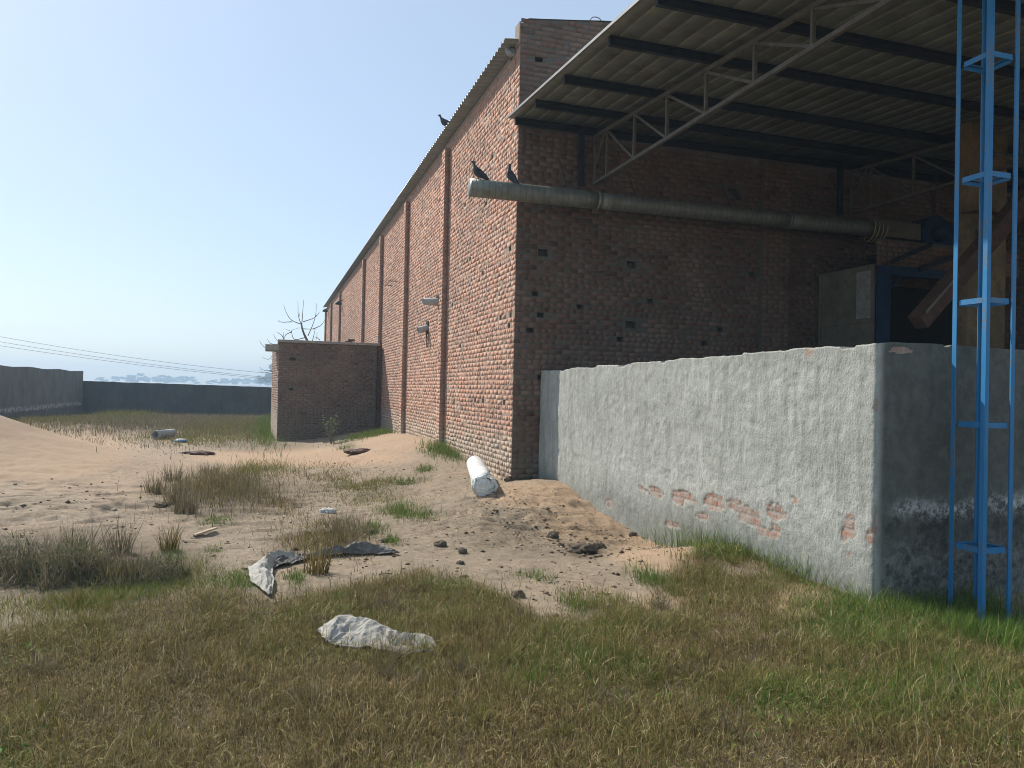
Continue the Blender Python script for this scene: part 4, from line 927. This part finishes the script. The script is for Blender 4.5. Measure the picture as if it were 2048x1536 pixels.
LABS = ['isolated low distant tree nearest the higher yard wall', 'second low distant tree from the higher yard wall', 'third distant tree from the higher yard wall', 'tallest distant tree of the first clump beyond the dark wall', 'distant tree just right of the tallest in the first clump', 'broad distant tree in the middle of the first clump', 'narrow distant tree in the middle of the first clump',
        'distant tree fourth right of the tallest in the first clump', 'distant tree at the right end of the first clump', 'very low distant tree in the gap between the clumps', 'leftmost distant tree of the second clump', 'second distant tree of the second clump', 'narrow tallest distant tree of the second clump', 'rightmost distant tree of the second clump', 'wide hazy tree beside the shed behind the lower wall', 'second hazy tree left of the shed ledge', 'tall pale blue hazy tree half hidden by the brick shed']
for i, (a_, Y_, h_, w_) in enumerate(FAR): far_tree(a_, Y_*2.4, h_*1.9-1.5, w_*1.9, LABS[i], 100+i)

# ------------------------------------------------------------------ things lying about
def on_ground_mesh(name, V, F, mat, label, cat, smooth=False, thick=.004, group=None, sub=0):
    me = bpy.data.meshes.new(name); me.from_pydata([tuple(map(float, q)) for q in V], [], F); me.update(); c = Vector(np.mean(np.array(V), 0)); me.transform(Matrix.Translation(-c))
    o = link(name, me, None, mat, smooth); o.location = c
    if thick: s_ = o.modifiers.new('thick', 'SOLIDIFY'); s_.thickness = thick; s_.offset = -1
    if sub: s_ = o.modifiers.new('sub', 'SUBSURF'); s_.levels = sub; s_.render_levels = sub
    return tag(o, label, cat, group)
def ridged(x, y, seed, oct=3):
    v = 0; a = 1.0; t = 0
    for k in range(oct): v = v+a*(1-np.abs(2*vnoise(x*2**k, y*2**k, seed+k*7)-1)); t += a; a *= .5
    return v/t
def ribbon(path, width, height, nk, nc, seed, crumple, skew=0.0, sharp=6.0):
    """Creased cloth lying along a path of ground points: ridge off the middle, sharp folds, ragged edges."""
    rng = np.random.default_rng(seed); P = np.array(path, float); s_ = np.r_[0, np.cumsum(np.hypot(*np.diff(P[:, :2], axis=0).T))]; t = np.linspace(0, s_[-1], nk)
    X = np.interp(t, s_, P[:, 0]); Y = np.interp(t, s_, P[:, 1]); wv = np.interp(t, s_, width); hv = np.interp(t, s_, height)
    dx = np.gradient(X); dy = np.gradient(Y); l = np.hypot(dx, dy); nx, ny = -dy/l, dx/l
    c = np.linspace(-1, 1, nc); TT, CC = np.meshgrid(t, c, indexing='ij'); W = wv[:, None]*(1+.45*fbm(TT*5, CC*0+7*np.sign(CC), seed+5, 3)*np.abs(CC))
    pk = np.clip(1.3*fbm(TT*2.2, 0*TT, seed+2, 2)+skew, -.75, .75); pr = np.where(CC > pk, 1-(CC-pk)/(1-pk), 1-(pk-CC)/(1+pk)).clip(0, 1)
    hm = hv[:, None]*(.55+.9*vnoise(TT*sharp*.7, TT*0+3, seed+4))
    fold = crumple*((ridged(TT*sharp+CC*.6, CC*1.3+seed, seed)-.5)*1.3*(.25+pr)+.35*(ridged(TT*sharp*2.7-CC, CC*3+TT*2, seed+21)-.5))
    Q = CC*W/2; XX = X[:, None]+nx[:, None]*Q; YY = Y[:, None]+ny[:, None]*Q
    Z = T(XX.ravel(), YY.ravel()).reshape(XX.shape)+.012+hm*pr**.85+fold+.02*(np.abs(CC) > .9)*vnoise(TT*14, CC, seed+9)
    V = np.stack([XX, YY, Z], -1).reshape(-1, 3)
    F = [(i*nc+j, (i+1)*nc+j, (i+1)*nc+j+1, i*nc+j+1) for i in range(nk-1) for j in range(nc-1)]
    return V, F
M['shadetarp'] = mat_plain('tarpaulin darkened for shade', (.105, .10, .092), .55, 0, .4, 7, .5, (.24, .22, .19))  # colour lowered to paint in the shade on the strip's near side
pth = [ground(*q) for q in [(522, 1142), (560, 1128), (610, 1118), (660, 1112), (710, 1106), (760, 1106), (797, 1110)]]
V, F = ribbon(pth, [.14, .26, .20, .17, .20, .18, .03], [.04, .06, .04, .05, .07, .05, .005], 100, 15, 4, .045, -.1)
to_ = on_ground_mesh('tarpaulin', V, F, M['shadetarp'], 'long crumpled tarpaulin strip darkened for shade with pale flap lying bent on the bare ground', 'tarpaulin')
pth = [ground(*q) for q in [(540, 1196), (526, 1166), (520, 1146), (545, 1130), (590, 1122)]]
V, F = ribbon(pth, [.03, .17, .20, .13, .03], [.005, .05, .09, .10, .06], 60, 13, 6, .045, .2)
me = bpy.data.meshes.new('pale_flap'); me.from_pydata([tuple(map(float, q)) for q in V+np.array([0, 0, .012])], [], F); me.update(); fo = link('pale_flap', me, to_, M['sack']); sd = fo.modifiers.new('thick', 'SOLIDIFY'); sd.thickness = .004
pth = [ground(*q) for q in [(660, 1290), (690, 1272), (730, 1280), (780, 1295), (830, 1300), (872, 1305)]]
V, F = ribbon(pth, [.08, .44, .42, .24, .34, .06], [.01, .16, .07, .02, .04, .01], 90, 21, 9, .06, .25)
on_ground_mesh('white_sack', V, F, M['sack'], 'crumpled white woven sack half sunk in the dry foreground grass', 'sack')
# white roll with a ragged mouth lying on the slope by the building corner
ra, rb = Vector(ground(970, 990))+Vector((0, .05, .13)), Vector(onY(949, 926, 12.45))
ax_ = (rb-ra).normalized(); rl = thing('plastic_roll', 'white plastic wrapped pipe roll with ragged open mouth lying by the building corner', 'roll', ra)
mb = MB(); L_ = (rb-ra).length; q1 = ax_.cross(Vector((0, 0, 1))).normalized(); q2 = q1.cross(ax_); n = 30
prof = [(.0, .155), (.10, .160), (.30, .158), (.34, .152), (.36, .147), (.6, .147), (.95, .142), (.985, .128), (1.0, .09), (1.003, .0)]
vs = []
for i, (t_, r_) in enumerate(prof):
    for j in range(n):
        a = 2*pi*j/n; wob = (.016*math.sin(5*a+i)+.010*math.sin(11*a+2*i))*(1 if i < 3 else .12); vs.append(ra+ax_*(t_*L_)+(q1*cos(a)+q2*sin(a))*(r_+wob))
mb.add(vs, [(i*n+j, (i+1)*n+j, (i+1)*n+(j+1) % n, i*n+(j+1) % n) for i in range(len(prof)-1) for j in range(n)])
o = mb.build('wrapped_body', M['white'], rl, True); s_ = o.modifiers.new('thick', 'SOLIDIFY'); s_.thickness = .006
mb = MB(); rr = random.Random(8)
for k in range(5):
    a0 = rr.uniform(0, 2*pi); pts = []
    for j in range(12):
        a = a0+j*.42*rr.uniform(.7, 1.2); r_ = .145+rr.uniform(-.03, .035); pts.append(ra-ax_*(.02+rr.uniform(-.03, .07))+(q1*cos(a)+q2*sin(a)*.92)*r_)
    mb.tube(pts, [.010+.012*math.sin(pi*j/11) for j in range(12)], 7)
mb.build('ragged_rim', M['white'], rl, True)
bm = bmesh.new(); bmesh.ops.create_icosphere(bm, subdivisions=5, radius=1)
for v in bm.verts:
    c = v.co.copy(); k = .62+.55*float(ridged(np.array(c.x*2.1+c.z*1.7), np.array(c.y*2.3-c.z*1.1+5), 31, 4)); v.co = ra-ax_*(.01-c.z*.10*k)+q1*(c.x*.158*k)+q2*(c.y*.15*k)
me = bpy.data.meshes.new('crumpled_end'); bm.to_mesh(me); bm.free(); link('crumpled_end', me, rl, M['white'])

# loose crumbs of soil and husk, far too many to count
def crumbs():
    rng = np.random.default_rng(51); pts = []
    for (cx, cy, rx, ry, n) in [(1130, 1075, 150, 45, 620), (1010, 1010, 140, 30, 160), (800, 960, 200, 60, 160), (150, 1010, 260, 80, 220), (420, 1080, 300, 60, 120), (1150, 1180, 200, 40, 80), (720, 1120, 160, 40, 60), (330, 905, 200, 20, 60)]:
        c = ground(cx, cy); e = ground(cx+rx, cy); f = ground(cx, cy+ry); ax = abs(e-c)[:2].max(); ay = np.hypot(*(f-c)[:2])*1.2
        pts.append(np.stack([c[0]+rng.normal(0, .55, n)*ax, c[1]+rng.normal(0, .55, n)*ay], 1))
    p = np.vstack(pts); p = p[inside_ok(p[:, 0], p[:, 1])]; n = len(p); z = T(p[:, 0], p[:, 1]); r_ = .005+rng.gamma(1.1, .006, n).clip(0, .035)
    base = np.array([(1, 0, 0), (-1, 0, 0), (0, 1, 0), (0, -1, 0), (0, 0, 1), (0, 0, -1)], float); F = np.array([(0, 2, 4), (2, 1, 4), (1, 3, 4), (3, 0, 4), (2, 0, 5), (1, 2, 5), (3, 1, 5), (0, 3, 5)])
    V = base[None]*(r_[:, None, None])*rng.uniform(.55, 1.35, (n, 6, 1))*np.array([1.2, 1.2, .7]); V[..., 0] += p[:, :1]; V[..., 1] += p[:, 1:]; V[..., 2] += (z+r_*.2)[:, None]
    col = pick(np.array([(.12, .09, .06), (.18, .135, .09), (.26, .19, .125), (.085, .062, .042), (.40, .34, .27)]), n, rng)
    me = np_mesh('soil_crumbs', V.reshape(-1, 3), tris=(np.arange(n)[:, None, None]*6+F[None]).reshape(-1, 3), cols=np.repeat(col, 6, 0)); return link('soil_crumbs', me, None, M['crumb'])
mm = NM('soil crumb'); M['crumb'] = mm.done(mm.attr('Col', True), .95)
tag(crumbs(), 'loose crumbs of soil and grit strewn over the bare ground', 'soil crumbs', kind='stuff')

# stick, pipe, blue scrap, stone, clods
a, b = ground(388, 1074), ground(432, 1062); mb = MB(); mb.bar(Vector(a)+Vector((0, 0, .02)), Vector(b)+Vector((0, 0, .035)), .05, .018)
tag(mb.build('wooden_stick', M['wood'], None, bevel=.004), 'flat pale wooden stick lying on the husk beyond the lone reed tuft', 'stick')
a, b = ground(310, 879), ground(336, 873); a = Vector(a)+Vector((0, 0, .15)); b = a+Vector((.42, .9, .02)).normalized()*1.0; b.z = Tz(b.x, b.y)+.16
mb = MB(); n = 24; d = (b-a).normalized(); e1 = d.cross(Vector((0, 0, 1))).normalized(); e2 = e1.cross(d); ring = lambda c, r_: [c+(e1*cos(2*pi*j/n)+e2*sin(2*pi*j/n))*r_ for j in range(n)]
mb.add(ring(b-d*.02, .115)+ring(a, .115)+ring(a, .14)+ring(b, .14), [(i*n+j, i*n+(j+1) % n, (i+1)*n+(j+1) % n, (i+1)*n+j) for i in range(3) for j in range(n)]+[tuple(range(n))])
tag(mb.build('concrete_pipe', M['pipe_dark'], None, True), 'short grey pipe lying on the far ground with its dark open end showing', 'pipe')
p = ground(362, 884); mb = MB(); mb.tube([Vector(p)+Vector((0, 0, .01)), Vector(p)+Vector((0, 0, .05)), Vector(p)+Vector((0, 0, .075))], [.19, .20, .16], 16)
t = thing('plastic_tray', 'faded blue and white plastic tray lying near the short grey pipe', 'tray', p); mb.build('tray_body', M['bluepaint'], t, True)
mb = MB(); mb.tube([Vector(p)+Vector((0, 0, .076)), Vector(p)+Vector((0, 0, .095))], [.165, .15], 16); mb.build('tray_top', M['white'], t, True)
def rock(px, py, r_, mat, name, label, cat, flat_=.6, sink=.3, group=None, sx=1.0):
    g = ground(px, py); bm = bmesh.new(); bmesh.ops.create_icosphere(bm, subdivisions=4, radius=1); sd_ = int(px)
    for v in bm.verts:
        c = v.co; k = 1+1.1*float(fbm(c.x*1.3+c.z*.7+5, c.y*1.3+sd_-c.z*.5, sd_, 4))+.8*float(fbm(c.x*5+c.z*3, c.y*5-c.z*2, sd_+3, 3)); v.co = Vector((c.x*k*r_*sx, c.y*k*r_, c.z*k*r_*flat_))
    me = bpy.data.meshes.new(name); bm.to_mesh(me); bm.free(); o = link(name, me, None, mat, True); o.location = (g[0], g[1], g[2]+r_*flat_*(1-2*sink)*.6); return tag(o, label, cat, group)
G_ = 'dark clods on the bare mound'
rock(657, 1026, .075, M['stone'], 'stone', 'pale grey stone lying in the weeds above the tarpaulin', 'stone', .65, .3, None, 1.3)
rock(1163, 1103, .135, M['clod'], 'soil_clod', 'largest dark charred clod on the bare mound', 'clod', .5, .25, G_, 1.15)
rock(1196, 1097, .07, M['clod'], 'soil_clod', 'small clod touching the largest charred clod', 'clod', .7, .3, G_, 1.2)
rock(1104, 1076, .062, M['clod'], 'soil_clod', 'round dark clod uphill of the largest charred clod', 'clod', .8, .3, G_)
rock(880, 1092, .05, M['clod'], 'soil_clod', 'dark clod close to the tip of the tarpaulin', 'clod', .8, .3, G_)
rock(925, 1105, .045, M['clod'], 'soil_clod', 'small dark clod between the tarpaulin tip and the charred clod', 'clod', .8, .3, G_)
rock(921, 1128, .035, M['clod'], 'soil_clod', 'tiny dark clod downhill of the small one near the tarpaulin tip', 'clod', .7, .3, G_)
rock(1036, 1193, .045, M['clod'], 'soil_clod', 'lone dark clod at the edge of the foreground grass', 'clod', .8, .3, G_)
rock(1122, 1092, .035, M['clod'], 'soil_clod', 'pea sized clod between the round and the largest clods', 'clod', .7, .3, G_)
rock(767, 1084, .05, M['clod'], 'soil_clod', 'dark clod beside the small green sprigs', 'clod', .6, .3, G_)
rock(742, 1066, .06, M['clod'], 'soil_clod', 'dark clod under the green weeds beyond the tarpaulin', 'clod', .6, .3, G_)
rock(1018, 962, .07, M['clod'], 'soil_clod', 'brown clod against the foot of the building corner', 'clod', .8, .3, G_)
rock(985, 945, .07, M['clod'], 'soil_clod', 'brown clod behind the white plastic roll', 'clod', .8, .3, G_)
rock(1265, 1070, .05, M['clod'], 'soil_clod', 'clod against the foot of the plastered wall', 'clod', .6, .3, G_)
rock(325, 1012, .08, M['clod'], 'soil_clod', 'dark clod on the open husk beside the weed patch', 'clod', .5, .3, G_, 1.6)
rock(392, 908, .3, M['rust'], 'soil_heap', 'low brown heap on the edge of the husk path', 'soil heap', .22, .3, None, 1.5)
rock(720, 905, .22, M['rust'], 'soil_heap', 'brown heap below the corner between shed and warehouse', 'soil heap', .3, .3, None, 1.4)
a, b = ground(757, 1151), ground(784, 1149); mb = MB(); mb.tube([Vector(a)+Vector((0, 0, .008)), (Vector(a)+Vector(b))/2+Vector((0, 0, .014)), Vector(b)+Vector((0, 0, .008))], .007, 6); tag(mb.build('twig', M['bark']), 'thin dark twig on bare soil in front of the tarpaulin', 'twig')

# ------------------------------------------------------------------ pigeons
def pigeon(base, heading, pitch, s, mat, label, group='pigeons'):
    t = thing('pigeon', label, 'pigeon', base, group); R = Matrix.Rotation(heading, 4, 'Z') @ Matrix.Rotation(-pitch, 4, 'Y')
    Tm = Matrix.Translation(Vector(base)+Vector((0, 0, .085*s))) @ R.to_4x4() @ Matrix.Scale(s, 4)
    spine = [(-.19, -.012, .020, .008), (-.14, -.008, .026, .010), (-.10, .0, .034, .026), (-.05, .002, .048, .046), (0, 0, .056, .056), (.05, .004, .052, .052), (.085, .022, .036, .038), (.105, .045, .025, .026), (.118, .066, .022, .023), (.132, .078, .023, .022), (.147, .079, .018, .016), (.160, .074, .007, .006), (.182, .068, .002, .002)]
    n = 14; vs = []
    for (x, z, ry, rz) in spine:
        for j in range(n): a = 2*pi*j/n; vs.append(Tm @ Vector((x, ry*cos(a), z+rz*sin(a))))
    mb = MB(); k = len(spine); mb.add(vs, [(i*n+j, i*n+(j+1) % n, (i+1)*n+(j+1) % n, (i+1)*n+j) for i in range(k-1) for j in range(n)]+[tuple(range(n))[::-1], tuple(range((k-1)*n, k*n))])
    # folded wings belong to the body surface
    for sgn in (-1, 1):
        w_ = [(.06, .045, .015), (.04, .056, -.01), (-.03, .056, -.016), (-.12, .030, -.006), (-.165, .018, .004), (-.09, .036, .030), (0, .044, .040)]
        wv = [Tm @ Vector((x, sgn*(y+.004), z)) for x, y, z in w_]+[Tm @ Vector((x, sgn*(y-.008), z)) for x, y, z in w_]; m_ = len(w_)
        mb.add(wv, [tuple(range(m_)), tuple(range(m_, 2*m_))[::-1]]+[(i, (i+1) % m_, m_+(i+1) % m_, m_+i) for i in range(m_)])
    mb.build('body', mat, t, True)
    for sgn in (-1, 1):
        mb = MB(); f_ = Vector(base)+Matrix.Rotation(heading, 3, 'Z') @ Vector((.0, sgn*.022*s, 0)); mb.tube([f_+Vector((0, 0, .05*s)), f_+Vector((0, 0, .004))], .004*s, 5)
        for dt in (-.5, 0, .5): dd = Matrix.Rotation(heading+dt, 3, 'Z') @ Vector((.028*s, 0, .002)); mb.tube([f_+Vector((0, 0, .005)), f_+dd], .0028*s, 4)
        mb.build('leg', M['rust'], t)
pt = lambda x: zl(x)+.137
pigeon((2.95, 11.0, pt(2.9)), pi*.96, .55, 1.15, M['feather'], 'dark pigeon at the open tip of the duct pipe')
pigeon((3.47, 11.0, pt(3.4)), pi*.80, .85, 1.15, M['feather'], 'upright pigeon on the duct pipe nearest the brick corner')
pigeon((FX-.20, 16.05, 7.31), pi*.98, .30, 1.3, M['feather'], 'pigeon on the edge of the corrugated warehouse roof')
q = onX(1022, 112, FX-.12)
pigeon((FX-.03, 11.86, 7.10), pi*.95, .35, 1.3, M['palefeather'], 'pale pigeon tucked under the eave beside the gable parapet')

# ------------------------------------------------------------------ haze
me = bpy.data.meshes.new('haze'); mbx = MB(); mbx.box((-100, 480, 10.0), (900, 1100, 24.0)); me.from_pydata(mbx.v, [], mbx.f); ho = bpy.data.objects.new('haze', me); COL.objects.link(ho)
hm = bpy.data.materials.new('pale air'); hm.use_nodes = True; ht = hm.node_tree; ht.nodes.clear(); ov = ht.nodes.new('ShaderNodeOutputMaterial'); pv = ht.nodes.new('ShaderNodeVolumePrincipled')
pv.inputs['Color'].default_value = (.58, .79, 1.0, 1); pv.inputs['Density'].default_value = .0014; pv.inputs['Anisotropy'].default_value = .15
ht.links.new(pv.outputs[0], ov.inputs['Volume']); me.materials.append(hm); tag(ho, 'pale bluish haze filling the air over the yard and fields', 'haze', kind='stuff')
